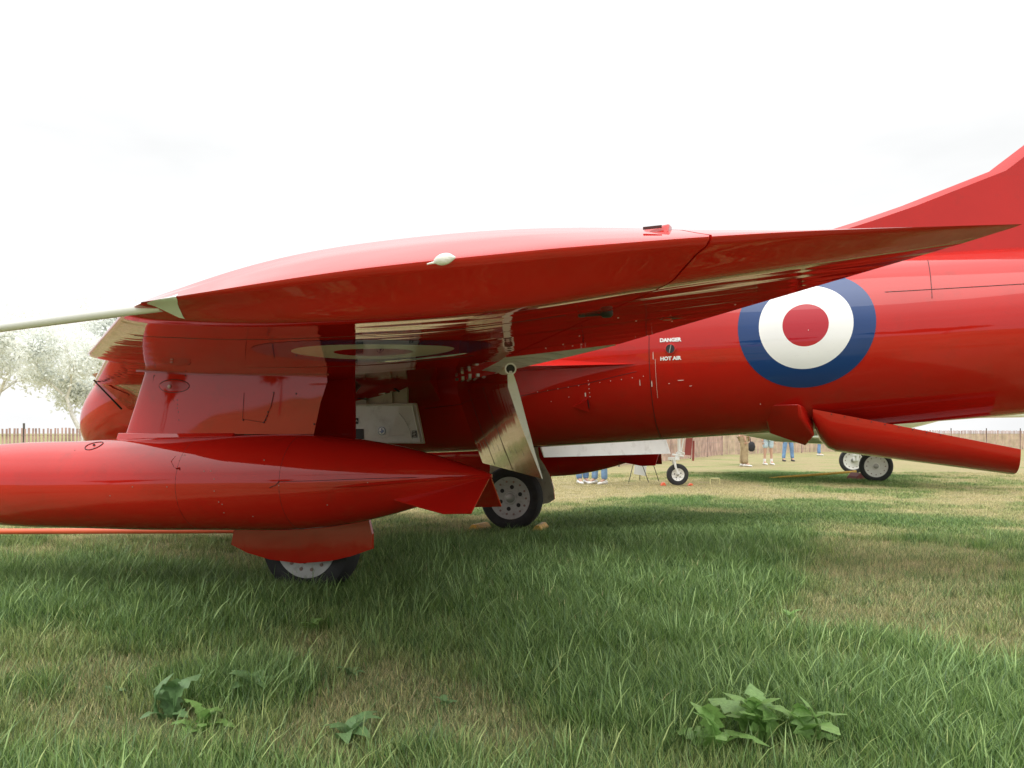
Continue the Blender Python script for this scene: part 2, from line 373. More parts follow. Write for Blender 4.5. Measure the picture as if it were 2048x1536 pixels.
# how the tip closes: (inset from the tip, height fraction)
def tipcol(u, f, a_of):
    """column of points round the wing tip at chord fraction u, from the lower skin to the upper one"""
    z0l, z0u = zlow(4.97, u), zup(4.85, u); Hh = z0u - z0l; c = crease(u); out = []
    for ds, k in [(-.165, .0), (-.146, .012), (-.125, .05), (-.088, .17), (-.048, .32 * c / .5), (-.012, c - .09), (.006, c - .025), (.008, c + .01), (-.002, c + .045), (-.04, c + .13), (-.10, c + .27), (-.16, c + .38), (-.21, c + .44)]:
        s = TIP + ds; k = min(k, 1.0); out.append((a_of(min(s, TIP)), -s, z0l + Hh * k))
    return out
def wing_shell(u0f, u1f, ss, tip, nu, cos=True, rear=True, front=False):
    """closed shell of wing between chord fractions; rows follow the span"""
    def us(s):
        a0, a1 = u0f(s), u1f(s)
        if cos: return [a0 + (a1 - a0) * (k / nu) ** 2 * (1.0) if k / nu < .5 else a0 + (a1 - a0) * ((k / nu) * 1.5 - .5) for k in range(nu + 1)]
        return [a0 + (a1 - a0) * k / nu for k in range(nu + 1)]
    mb = MB(); rows = []
    for s in ss:
        u = us(s); c = TE(s) - LE(s)
        low = [(LE(s) + c * x, -s, zlow(s, x)) for x in u]; up = [(LE(s) + c * x, -s, zup(s, x)) for x in u]
        rows.append((low, up))
    n = nu + 1; vs = []
    for low, up in rows: vs += low + up
    fs = []
    def id_(r, k, up): return r * 2 * n + (n if up else 0) + k
    for r in range(len(rows) - 1):
        for k in range(nu):
            fs.append((id_(r, k, 0), id_(r, k + 1, 0), id_(r + 1, k + 1, 0), id_(r + 1, k, 0)))
            fs.append((id_(r, k + 1, 1), id_(r, k, 1), id_(r + 1, k, 1), id_(r + 1, k + 1, 1)))
        fs.append((id_(r, nu, 0), id_(r, nu, 1), id_(r + 1, nu, 1), id_(r + 1, nu, 0)))
        if front: fs.append((id_(r, 0, 1), id_(r, 0, 0), id_(r + 1, 0, 0), id_(r + 1, 0, 1)))
    for k in range(nu): fs.append((id_(0, k, 1), id_(0, k + 1, 1), id_(0, k + 1, 0), id_(0, k, 0)))
    R_ = len(rows) - 1
    if tip:
        u = us(4.97); base = len(vs); cols = []
        for x in u:
            def aof(s, x=x): return LE(s) + (TE(s) - LE(s)) * x
            cols.append(tipcol(x, 0, aof))
        nc = len(cols[0])
        for c_ in cols: vs += c_
        cid = lambda k, j: base + k * nc + j
        for k in range(nu):
            fs.append((id_(R_, k, 0), id_(R_, k + 1, 0), cid(k + 1, 0), cid(k, 0)))
            for j in range(nc - 1): fs.append((cid(k, j), cid(k + 1, j), cid(k + 1, j + 1), cid(k, j + 1)))
            fs.append((cid(k, nc - 1), cid(k + 1, nc - 1), id_(R_, k + 1, 1), id_(R_, k, 1)))
        fs.append(tuple([id_(R_, nu, 0), id_(R_, nu, 1)] + [cid(nu, j) for j in range(nc - 1, -1, -1)]))
        if front: fs.append(tuple([id_(R_, 0, 1), id_(R_, 0, 0)] + [cid(0, j) for j in range(nc)]))
    else:
        for k in range(nu): fs.append((id_(R_, k, 0), id_(R_, k + 1, 0), id_(R_, k + 1, 1), id_(R_, k, 1)))
    mb.add(vs, fs)
    return mb
def weld(o, ang=28):
    me = o.data; bm = bmesh.new(); bm.from_mesh(me); bmesh.ops.remove_doubles(bm, verts=bm.verts, dist=2e-5); bmesh.ops.recalc_face_normals(bm, faces=bm.faces); bm.to_mesh(me); bm.free()
    me.polygons.foreach_set('use_smooth', [True] * len(me.polygons)); me.set_sharp_from_angle(angle=R(ang)); return o
def dense(ss, k=3):
    out = []
    for i in range(len(ss) - 1):
        for j in range(k):
            out.append(ss[i] + (ss[i + 1] - ss[i]) * j / k)
    return out + [ss[-1]]
Z0 = lambda s: 0.0
SSd = dense(SS[:8]) + dense(SS[9:])
wings = []
HOLE = []
for sgn in (1, -1):
    def B(mb, *a, **k):
        if sgn < 0: mb.mirror()
        return mb.build(*a, **k)
    wmb = wing_shell(Z0, lambda s: ua(s, HG(s)), SSd, True, 56)
    wing = weld(B(wmb, 'wing', M['red_wing'], jet), 50); wings.append(wing)
    ail_s = [s for s in SSd if s > 3.03]; ail_s = [3.03] + ail_s
    amb = wing_shell(lambda s: ua(s, HG(s) + .007), lambda s: 1.0, ail_s, True, 14, cos=False, front=True)
    ail = weld(B(amb, 'aileron', M['red_wing'], jet), 50)
    # flap shroud: thin upper skin over the open flap bay
    mb = MB(); rowsl = []
    ss = [.75, 1.2, 1.8, 2.4, 3.0]; nu = 8; n = nu + 1
    for s in ss:
        c = TE(s) - LE(s); u0 = ua(s, HG(s)); xs = [u0 + (1 - u0) * k / nu for k in range(n)]
        up = [(LE(s) + c * x, -s, zup(s, x) - .001) for x in xs]
        zl = [(LE(s) + c * x, -s, min(zup(s, x) - .012, max(zlow(s, x) + .035, zup(s, x) - .10 * (1 - k / nu) - .008)) ) for k, x in enumerate(xs)]
        rowsl.append((up, zl))
    vs = [p for up, zl in rowsl for p in up + zl]; fs = []; ms = []
    for r in range(len(ss) - 1):
        for k in range(nu):
            b0, b1 = r * 2 * n, (r + 1) * 2 * n
            mb2 = (b0 + k, b1 + k, b1 + k + 1, b0 + k + 1); fs.append(mb2); ms.append(0)
            fs.append((b0 + n + k, b0 + n + k + 1, b1 + n + k + 1, b1 + n + k)); ms.append(1)
        fs.append((b0 + nu, b0 + n + nu, b1 + n + nu, b1 + nu)); ms.append(0)
    b1 = (len(ss) - 1) * 2 * n
    for k in range(nu): fs.append((b1 + k, b1 + n + k, b1 + n + k + 1, b1 + k + 1)); ms.append(0)
    mb.v = vs; mb.f = fs; mb.m = ms
    B(mb, 'flap_shroud', [M['red_wing'], M['cream']], jet)
    # flap hanging almost straight down
    hq, bq = U(916, 762, .84), U(966, 926, .84); hn, hf = (1.76, 3.0, 1.452), (hq[0], .84, hq[2]); bn, bf = (1.945, 3.0, .885), (bq[0], .84, bq[2])
    if sgn < 0: kq = .83; hn = tuple(hf[i] + (hn[i] - hf[i]) * kq for i in range(3)); bn = tuple(bf[i] + (bn[i] - bf[i]) * kq for i in range(3))
    mb = MB(); T = .055
    rings = []
    for k in range(9):
        t = k / 8
        def ip(p, q, r): return [p[i] + (q[i] - p[i]) * r for i in range(3)]
        hh, bb = ip(hf, hn, t), ip(bf, bn, t)
        ring = []
        prof = [(0.0, -.2), (.04, -.62), (.15, -1), (.4, -.86), (.7, -.5), (1, -.06), (1, .06), (.7, .05), (.4, .16), (.15, .25), (.04, .2), (.0, .1)]
        for v, off in prof:
            p = ip(hh, bb, v); ring.append(lv(p[0] + off * T * .8 + .012 * (1 - v), p[1], p[2]))
        rings.append(ring)
    mb.loft(rings)
    # aft half of the section is bare white
    nr = 12
    for fi in range(len(mb.f)):
        if fi < 8 * nr:
            j = fi % nr; mb.m[fi] = 0 if j <= 4 else 1
        else: mb.m[fi] = 1
    flap = B(mb, 'flap', [M['red_flap'], M['offwhite']], jet, smooth=30)
    flap['label'] = 'flap lowered almost vertical with a white end rib'
    # seams on the flap front skin and brackets on the hinge
    mb = MB()
    for t in (.3, .62):
        hh, bb = ip(hf, hn, t), ip(bf, bn, t)
        P = [ip(hh, bb, v) for v in (.12, .4, .7, .98)]; offs = [-1, -.88, -.52, -.10]
        mb.tube([lv(p[0] + o_ * T * .8 + .012 * (1 - v), p[1], p[2]) for p, o_, v in zip(P, offs, (.12, .4, .7, .98))], .0015, 5)
    B(mb, 'seam', M['line'], flap)
    mb = MB()
    for k in range(11):
        t = .03 + k * .094; hh, bb = ip(hf, hn, t), ip(bf, bn, t)
        p = ip(hh, bb, .66); q = ip(hh, bb, .80)
        mb.tube([lv(p[0] + .006, p[1], p[2]), lv(p[0] + .008, p[1] + .01, (p[2] + q[2]) / 2), lv(q[0] + .008, q[1] + .03, q[2])], .006, 5)
    B(mb, 'stiffener', M['post0'], flap)
    mb = MB()
    for k in range(4):
        t = .04 + k * .17; hh = ip(hf, hn, t); mb.box(lv(hh[0] - .02, hh[1], hh[2] + .01), (.02, .015, .02 + .01 * (k % 3)), M=Matrix.Rotation(.3 * k, 3, 'Z'))
    B(mb, 'hinge_bracket', M['metal'], flap, smooth=0)
    # torque tube, open end
    mb = MB(); e0 = Vector(lv(1.775, 3.015, 1.462)); e1 = Vector(lv(1.40, 2.2, 1.47)); dr = (e1 - e0).normalized()
    def ringat(p, r): 
        a_ = dr.cross(Vector((0, 0, 1))).normalized(); b_ = a_.cross(dr); return [p + (a_ * math.cos(q) + b_ * math.sin(q)) * r for q in [2 * math.pi * k / 24 for k in range(24)]]
    mb.loft([ringat(e1, .031), ringat(e0, .031), ringat(e0, .024), ringat(e0 + dr * .1, .024)], cap=(True, False))
    mb.add(ringat(e0 + dr * .02, .0245), [tuple(range(24))], 1)
    B(mb, 'torque_tube', [M['offwhite'], M['black']], flap, fixn=False)
    # underwing roundel
    if sgn > 0 or True:
        def uw(u, v):
            a, s = 1.47 + u, 3.96 + v; return (a, -s * sgn, zlow(s, ua(s, a)) - .001)
        roundel_mesh(uw, [.172, .352, .515], [M['rred'], M['white'], M['blue']], 'underwing_roundel', jet)
    # aileron hinge fairing and trim jack recess
    def wp(a, s, dz=0): return Vector((a, -s * sgn, zlow(s, ua(s, a)) + dz))
    mb = MB(); c0 = wp(2.62, 4.47, -.006); mb.rev(c0, [(.0, -.014), (.014, -.012), (.022, -.004), (.022, .01)], 16, axis='z')
    mb.rev(c0 + Vector((-.085, -.0, .0)), [(0, -.008), (.012, -.007), (.016, 0), (.016, .01)], 14, axis='z')
    mb.box(c0 + Vector((-.04, 0, -.002)), (.09, .008, .008)); mb.build('aileron_hinge', M['black'], ail)
    mb = MB(); c0 = wp(2.76, 4.02, -.001); mb.add([c0 + Vector(q) for q in [(-.10, 0, -.0015), (0, -.03, -.0015), (.05, 0, -.0015), (0, .03, -.0015)]], [(0, 1, 2, 3)]); mb.build('trim_jack_recess', M['black'], ail, smooth=0)
    mb = MB(); mb.rev(c0 + Vector((-.01, 0, -.004)), [(0, -.004), (.016, -.003), (.02, .003)], 12, axis='z'); mb.build('trim_jack', M['red'], ail)
    # nav light at the front of the tip
    mb = MB(); cols = []; nl0, nl1 = U(296, 606, 5.1)[0], U(357, 606, 5.1)[0]
    nl0 = max(nl0, LE(5.1) + .012)
    for kk in range(9):
        a = nl0 + (nl1 - nl0) * kk / 8; k = kk / 8; row = []
        for jj in range(13):
            tau = 5.0 + (-3.4 + 7.6 * jj / 12) * (.06 + .94 * k); j0 = int(tau); f_ = tau - j0
            pq = []
            for jx in (j0, j0 + 1):
                s_ = -tipcol(.1, 0, lambda s: 0)[jx][1]; at_ = a - .845 * max(0, 5.1 - s_) + .012 * max(0, 4 - jx) * k; pq.append((at_, -s_, tipcol(ua(min(s_, 5.1), at_), 0, lambda s: 0)[jx][2]))
            p_ = [pq[0][i] * (1 - f_) + pq[1][i] * f_ for i in range(3)]; row.append((p_[0], p_[1] - .005, p_[2]))
        cols.append(row)
    mb.loft(cols, closed=False, cap=(False, False)); B(mb, 'navigation_light', M['glass_light'], jet, smooth=60, fixn=True)
port = wings[0]
# putty-covered lamp on the port tip
pa, ps, pz = U(891, 519, TIP + .02)
mb = MB(); rings = []
for i in range(11):
    t = i / 10; x = -.034 + .064 * t; k = math.sin(math.pi * (.03 + .94 * t)) ** .6
    if t > .75: k *= 1 - (t - .75) * 1.8
    rings.append([(pa + x, -(ps + .018 * k * max(0, math.sin(q) * .8 + .2)), pz + .0165 * k * math.cos(q) + .006 * (t - .4)) for q in [2 * math.pi * j / 16 for j in range(16)]])
mb.loft(rings); mb.tube([(pa - .055, -(ps + .001), pz - .009), (pa - .03, -(ps + .003), pz - .006)], [.002, .004], 6); mb.build('tip_lamp', M['putty'], jet)
mb = MB(); a0, s0, z0 = U(1308, 466, 4.98)
mb.add([(a0 - .05, -s0 - .03, z0 - .012), (a0 + .045, -s0 - .045, z0 - .012), (a0 + .045, -s0 + .03, z0 - .012), (a0 - .02, -s0 - .01, z0 + .012), (a0 + .045, -s0 - .025, z0 + .016), (a0 + .045, -s0 + .02, z0 + .02)], [(0, 1, 4, 3), (3, 4, 5), (0, 3, 5, 2), (1, 2, 5, 4), (0, 2, 1)]); mb.build('fuel_vent', M['red'], jet, smooth=0, bevel=.004)
mb = MB(); mb.box((a0 + .002, -s0 - .036, z0 + .007), (.05, .004, .007), M=Matrix.Rotation(-.1, 3, 'Z')); mb.build('fuel_vent_mouth', M['line'], jet, smooth=0)
# pitot boom
b0 = Vector(lv(*U(330, 606, 4.98))); b1 = Vector(lv(*U(275, 618, 5.02))); b2 = Vector(lv(*U(168, 632, 5.02)))
dd = (b2 - b1).normalized()
mb = MB(); mb.tube([b1 - dd * .10, b1, b1 + dd * .8, b1 + dd * 1.5, b1 + dd * 1.55], [.020, .019, .0185, .017, .008], 20); mb.build('pitot_boom', M['olive'], jet)
# chord-wise skin joints under the port wing
mb = MB()
for s, a0_, a1_ in [(3.35, -.3, 1.7), (4.55, .7, 2.5)]:
    mb.tube([(a0_ + (a1_ - a0_) * k / 14, -s, zlow(s, ua(s, a0_ + (a1_ - a0_) * k / 14)) + .0002) for k in range(15)], .0018, 5)
mb.build('skin_joint', M['line'], jet)
# a few filled screws under the port aileron
mb = MB()
for k in range(9):
    s = rnd.uniform(3.2, 4.8); a = rnd.uniform(HG(s) + .1, TE(s) - .08)
    mb.rev((a, -s, zlow(s, ua(s, a)) - .001), [(0, -.001), (.0035, 0), (.0035, .003)], 6, axis='z')
mb.build('filled_screws', M['chip'], jet)['kind'] = 'stuff'

# wing root trailing fillet
for sgn in (1, -1):
    mb = MB()
    t0 = [(1.0, .60, 1.66), (1.0, 1.02, 1.63), (1.0, .60, 1.56)]
    P = [(.9, .6, 1.76), (.9, 1.10, 1.635), (.9, .6, 1.60), (1.4, .6, 1.75), (1.4, .94, 1.640), (1.4, .6, 1.615), (2.02, .68, 1.66), (2.02, .72, 1.652), (2.02, .68, 1.645)]
    vs = [(a, -s * sgn, z) for a, s, z in P]
    mb.add(vs, [(0, 1, 4, 3), (1, 2, 5, 4), (3, 4, 7, 6), (4, 5, 8, 7), (6, 7, 8), (0, 2, 1)]); mb.build('root_fillet', M['red'], jet, smooth=0, bevel=.004)
    # intake block under the wing root
    mb = MB()
    secs = [(-2.92, [(.45, 1.78), (.9, 1.74), (1.19, 1.66), (1.13, 1.61), (.75, 1.355), (.5, 1.30)]),
            (-2.4, [(.45, 1.80), (1.0, 1.76), (1.55, 1.66), (1.45, 1.57), (.80, 1.29), (.5, 1.16)]),
            (-1.6, [(.45, 1.80), (1.0, 1.78), (1.75, 1.66), (1.60, 1.52), (.86, 1.25), (.5, 1.08)]),
            (-.6, [(.45, 1.80), (1.0, 1.78), (1.70, 1.60), (1.40, 1.50), (.82, 1.30), (.5, 1.10)]),
            (.35, [(.45, 1.80), (.8, 1.74), (1.0, 1.62), (.9, 1.54), (.74, 1.42), (.5, 1.2)])]
    rings = []
    for a, pts in secs:
        cl = []
        for i in range(len(pts)):
            p, q = pts[i], pts[(i + 1) % len(pts)]
            for k in range(4): cl.append((a + .0 * k, -(p[0] + (q[0] - p[0]) * k / 4) * sgn, p[1] + (q[1] - p[1]) * k / 4))
        rings.append(cl)
    mb.loft(rings); ob = mb.build('intake_fairing', M['red'], jet, smooth=50)
    mb = MB(); pts = secs[0][1]; cx_, cz_ = .82, 1.6
    mb.add([(-2.935, -(cx_ + (p[0] - cx_) * .70) * sgn, cz_ + (p[1] - cz_) * .60) for p in pts], [tuple(range(6))]); mb.build('intake_mouth', M['black'], jet, smooth=0)
    if sgn > 0:
        mb = MB(); mb.tube([lv(*U(187, 760, 1.15)), lv(*U(243, 818, .88))], [.006, .010], 8); mb.build('intake_lip_gap', M['black'], jet)

# pylon and drop tank -------------------------------------------------
PS = 2.85
tk = [(640, 866, 1053), (700, 873, 1046), (760, 882, 1034), (820, 896, 1019), (880, 914, 1000), (930, 931, 981), (965, 943, 966), (984, 950, 957)]
prof = []
for px, t, b in tk:
    a, _, zt = U(px, t, PS); _, _, zb = U(px, b, PS); prof.append((a, (zt + zb) / 2, (zt - zb) / 2))
fr_ = []
for px, t, b in [(170, 882, 1056), (300, 872, 1057), (400, 869, 1057), (500, 866, 1057), (580, 864, 1056)]:
    a, _, zt = U(px, t, PS); _, _, zb = U(px, b, PS); fr_.append((a, (zt + zb) / 2, (zt - zb) / 2))
nose = [(-3.15, .72, .015), (-3.10, .722, .07), (-2.9, .73, .15), (-2.4, .745, .245)]
allp = nose + fr_ + prof
SA = [p[0] for p in allp]; TZ = Spl(SA, [p[1] for p in allp]); TR = Spl(SA, [p[2] for p in allp])
def smooth_r(a): return .25 * TR(a - .12) + .5 * TR(a) + .25 * TR(a + .12) if -2.6 < a < 1.3 else TR(a)
def smooth_z(a): return float(np.interp(a, [-3.15, -1.3, -.4, .6, 1.61], [.74, .778, .808, .835, .886]))
def tankpt(a, phi, off=0):
    r = max(.008, smooth_r(a) * 1.0 + off); return (a, -PS - r * math.cos(phi), smooth_z(a) + r * math.sin(phi))
for sgn in (1, -1):
    def B(mb, *a, **k):
        if sgn < 0: mb.mirror()
        return mb.build(*a, **k)
    mb = MB(); rings = []
    a0, a1 = SA[0], SA[-1]
    for i in range(91):
        a = a0 + (a1 - a0) * i / 90; rings.append([tankpt(a, 2 * math.pi * k / 64) for k in range(64)])
    mb.loft(rings); tank = B(mb, 'drop_tank', M['red'], jet)
    if sgn < 0: tank.location.z = .05
    # tail fins, drooped to either side
    for side in (1, -1):
        rt = [(.80, smooth_z(.8) - .06), (1.60, smooth_z(1.6))]
        c1 = lambda a, dr, da=0: None
        th = .006; q = R(-38) if side > 0 else R(180 + 38)
        nrm = Vector((0, math.sin(q), math.cos(q)))
        def fp(a, r_): zz = smooth_z(a); return Vector((a, -PS - r_ * math.cos(q), zz + r_ * math.sin(q)))
        out = [(.84, .10), (1.42, .30), (1.58, .30), (1.60, .02), (1.5, .01)]
        nv = Vector((0, math.sin(q), math.cos(q)))
        A = [fp(a, r_) + nv * th for a, r_ in out]; C = [fp(a, r_) - nv * th for a, r_ in out]
        mb = MB(); n = len(out); mb.add(A + C, [tuple(range(n)), tuple(range(n, 2 * n))[::-1]] + [(i, (i + 1) % n, n + (i + 1) % n, n + i) for i in range(n)])
        B(mb, 'tail_fin_plate', M['red'], tank, smooth=0, bevel=.003)
    mb = MB(); P = []
    for k in range(12):
        a = .75 + .85 * k / 11; P.append(Vector(tankpt(a, -.10 + .1 * k / 11, .002)))
    mb.tube(P, [.002, .006] + [.009] * 9 + [.004], 8); B(mb, 'tail_strake', M['red'], tank)
    # seams round the tank, filler cap, drain, rivets
    mb = MB()
    for aw in (-.30, .42):
        mb.tube([tankpt(aw, 2 * math.pi * k / 48, .0) for k in range(49)], .0011, 5)
    mb.tube([tankpt(.42 + .1 * k, .06 + .003 * k, 0) for k in range(9)], .0016, 5)
    mb.tube([tankpt(.42, .06, 0), tankpt(.40, -.01, 0), tankpt(.36, -.06, 0)], .003, 5)
    B(mb, 'tank_seam', M['line'], tank)
    ca = U(222, 887, PS)[0]
    def cap_pt(u, v, off=0): r = smooth_r(ca); return tankpt(ca + u, 1.06 + v / r, off)
    mb = MB(); mb.tube([cap_pt(.062 * math.cos(2 * math.pi * k / 28), .05 * math.sin(2 * math.pi * k / 28), .001) for k in range(29)], .0035, 6); cap = B(mb, 'filler_cap', M['line'], tank)
    mb = MB(); p = Vector(cap_pt(0, 0, .002)); mb.rev(p, [(0, -.004), (.008, -.003), (.009, .004)], 12); B(mb, 'cap_lock', M['black'], cap)
    mb = MB(); pa_, pb_, pc_ = [tankpt(-.33 + .01, .42, .002), tankpt(-.27, .16, .008), tankpt(-.33, .19, .018)]
    mb.tube([tankpt(-.345, .62, 0), tankpt(-.36, .50, .001), tankpt(-.33, .38, .002), tankpt(-.30, .32, .003)], .002, 5); mb.add([tankpt(-.325, .36, .0), tankpt(-.27, .30, 0), tankpt(-.28, .37, .0), tankpt(-.29, .34, .016)], [(0, 1, 3), (1, 2, 3), (2, 0, 3)]); B(mb, 'drain_fairing', M['red_flap'], tank, smooth=0)
    mb = MB()
    for a, ph in [(-.28, .64), (-.05, .28), (-.10, .28), (-.36, -.03), (.42, -.02), (.0, -.35), (.02, -.4), (.01, -.60), (-1.05, .95), (-1.2, .9), (.95, -.03), (-.02, .12), (-.02, -.12), (-.62, -.02), (.3, .5), (-.8, -.2), (.7, -.5), (.2, -.7)]:
        p = Vector(tankpt(a, ph, 0)); mb.rev(p, [(0, -.002), (.0035, -.0015), (.0045, .003)], 8)
    B(mb, 'tank_screws', M['bolt'], tank)['kind'] = 'stuff'
    # pylon
    TL, TR_, KR, RB, BL = [U(*q, PS) for q in [(290, 742, ), (652, 747), (655, 757), (628, 853), (252, 868)]]
    mb = MB(); rings = []
    lev = [(TL[0] - .005, TR_[0], 1.56), (TL[0], TR_[0] + .005, TL[2] - .02), (TL[0] - .03, KR[0], KR[2] - .02), (TL[0] + (BL[0] - TL[0]) * .5, (KR[0] + RB[0]) / 2, (KR[2] + RB[2]) / 2), (BL[0], RB[0], BL[2] + .0)]
    thp = Spl([math.sqrt(x) for x in [0, .02, .08, .2, .4, .7, .9, 1]], [0, .35, .66, .92, 1, .72, .32, .05])
    for al, at, z in lev:
        ring = []
        for k in range(25): x = (k / 24) ** 1.6; ring.append((al + (at - al) * x, -PS - .052 * thp(math.sqrt(x)), z + (.0 if 1 else 0)))
        for k in range(23, 0, -1): x = (k / 24) ** 1.6; ring.append((al + (at - al) * x, -PS + .052 * thp(math.sqrt(x)), z))
        rings.append(ring)
    mb.loft(rings); pyl = B(mb, 'pylon', M['red'], jet, smooth=40)
    def pp(px, py, off=.001):
        a, s, z = U(px, py, PS + .055); k = min(1, max(0, (a - TL[0]) / (TR_[0] - TL[0]))); return (a, -PS - .052 * max(.05, thp(math.sqrt(k))) - off, z)
    mb = MB()
    def loop(pts, r=.0018):
        mb.tube(pts, r, 5)
    if True:
        loop([pp(345 + 33 * math.cos(q) * (1 if math.cos(q) > 0 else .9), 772 + 13 * math.sin(q)) for q in [2 * math.pi * k / 24 for k in range(25)]], .0028)
        loop([pp(*q) for q in [(326, 798), (343, 797), (348, 803), (343, 810), (328, 810), (325, 804), (326, 798)]])
        loop([pp(*q) for q in [(303, 750), (300, 772), (294, 785), (280, 787), (276, 787)]])
        loop([pp(*q) for q in [(544, 784), (538, 812), (530, 832), (524, 845)]])
        loop([pp(*q) for q in [(486, 786), (483, 838), (524, 845)]], .0012)
    B(mb, 'panel_joints', M['line'], pyl)
    mb = MB(); c0 = Vector(pp(340, 773, -.001))
    rings = []
    for rr, dp in [(1, .002), (.8, -.006 + .012), (.4, .010), (0.02, .011)]:
        rings.append([Vector(pp(345 + 29 * rr * math.cos(q), 772 + 10 * rr * math.sin(q), .002 + .0 * dp)) for q in [2 * math.pi * k / 24 for k in range(24)]])
    mb.loft(rings, cap=(False, True)); B(mb, 'sway_brace_recess', M['red_flap'], pyl)
    mb = MB(); mb.rev(Vector(pp(338, 773, .0)), [(0, -.012), (.012, -.010), (.014, .004)], 14); B(mb, 'brace_knob', M['bolt'], pyl)
    mb = MB()
    for q in [(354, 800), (354, 809), (354, 816), (356, 824), (286, 853), (586, 787), (543, 785), (532, 824), (530, 832), (527, 840), (524, 845), (370, 751), (304, 751), (300, 772), (287, 783), (620, 848), (357, 840), (318, 838), (484, 840)]:
        mb.rev(Vector(pp(*q)), [(0, -.002), (.004, -.0015), (.005, .003)], 8)
    B(mb, 'pylon_screws', M['black'], pyl)['kind'] = 'stuff'
    # fairing strips at the top and foot of the pylon
    mb = MB(); x0, x1 = TL[0] - .07, TR_[0] + .02
    rings = []
    for k in range(21):
        x = k / 20; a = x0 + (x1 - x0) * x; wv = .066 * max(.08, thp(math.sqrt(x))); zz = zlow(PS, ua(PS, a)) - .002
        rings.append([(a, -PS - wv, zz + .02), (a, -PS - wv, zz - .004), (a, -PS + wv, zz - .004), (a, -PS + wv, zz + .02)])
    mb.loft(rings); B(mb, 'pylon_fillet', M['red_flap'], pyl, smooth=30)
    mb = MB(); rings = []
    E0, E1 = BL[0] - .05, U(478, 856, PS)[0]
    for k in range(15):
        x = k / 14; a = E0 + (E1 - E0) * x; wv = .054 * max(.1, math.sin(math.pi * min(.5, .1 + x * 2) ) ) * (1 if x < .9 else .9); zt = BL[2] + .002; zb = smooth_z(a) + smooth_r(a) - .01
        rings.append([(a, -PS - wv, zt + .004), (a, -PS - wv - .02, zb), (a, -PS + wv + .02, zb), (a, -PS + wv, zt + .004)])
    mb.loft(rings); B(mb, 'tank_saddle', M['red'], pyl, smooth=30, bevel=.004)
    mb = MB(); a_, _, z_ = U(500, 858, PS); mb.box((a_, -PS, z_ - .01), (.05, .05, .09)); a_, _, z_ = U(545, 858, PS); mb.box((a_, -PS, z_), (.03, .04, .10)); B(mb, 'release_hook', M['black'], pyl, smooth=0)

# main landing gear ---------------------------------------------------
def wheel(parent, c, rad, wid, rimr, mrim, name='main_wheel', holes=6, face=1, rubber='rubber', bolts=14):
    e = empty(name, c, 0, parent)
    prof = [(rimr * .98, -wid * .36), (rimr * 1.06, -wid * .46), (rad * .80, -wid * .50), (rad * .93, -wid * .45), (rad * .985, -wid * .30), (rad, -wid * .1), (rad, wid * .1), (rad * .985, wid * .30), (rad * .93, wid * .45), (rad * .80, wid * .5), (rimr * 1.06, wid * .46), (rimr * .98, wid * .36)]
    mb = MB(); mb.rev((0, 0, 0), prof, 56)
    tyre = mb.build('tyre', M[rubber], e)
    mb = MB()
    mb.rev((0, 0, 0), [(0.0, -wid * .30), (rimr * .28, -wid * .30), (rimr * .32, -wid * .24), (rimr * .62, -wid * .26), (rimr * .84, -wid * .30), (rimr * .90, -wid * .36), (rimr, -wid * .40), (rimr, wid * .40), (rimr * .90, wid * .36), (rimr * .84, wid * .30), (rimr * .62, wid * .26), (rimr * .32, wid * .24), (rimr * .28, wid * .30), (0.0, wid * .30)], 56)
    rim = mb.build('rim', M[mrim], e)
    for sd in (-1, 1):
        mb = MB()
        for k in range(holes):
            q = 2 * math.pi * (k + .35) / holes; p = Vector((math.cos(q) * rimr * .52, sd * wid * .262, math.sin(q) * rimr * .52))
            mb.rev(p, [(0, -.003), (rimr * .10, -.003), (rimr * .10, .003), (0, .003)] , 14)
        mb.build('vent_holes', M['black'], rim)
        mb = MB()
        for k in range(bolts):
            q = 2 * math.pi * k / bolts; p = Vector((math.cos(q) * rimr * .78, sd * wid * .29, math.sin(q) * rimr * .78)); mb.rev(p, [(0, -.008), (rimr * .05, -.008), (rimr * .055, .0), (rimr * .055, .008), (rimr * .05, .008), (0, .008)], 8)
        mb.build('wheel_bolts', M['bolt'], rim)
        mb = MB(); mb.rev((0, sd * wid * .30, 0), [(0, -.012), (rimr * .13, -.012), (rimr * .22, -.006), (rimr * .24, .006), (rimr * .13, .012), (0, .012)], 24); mb.build('hub', M['metal'], rim)
    return e
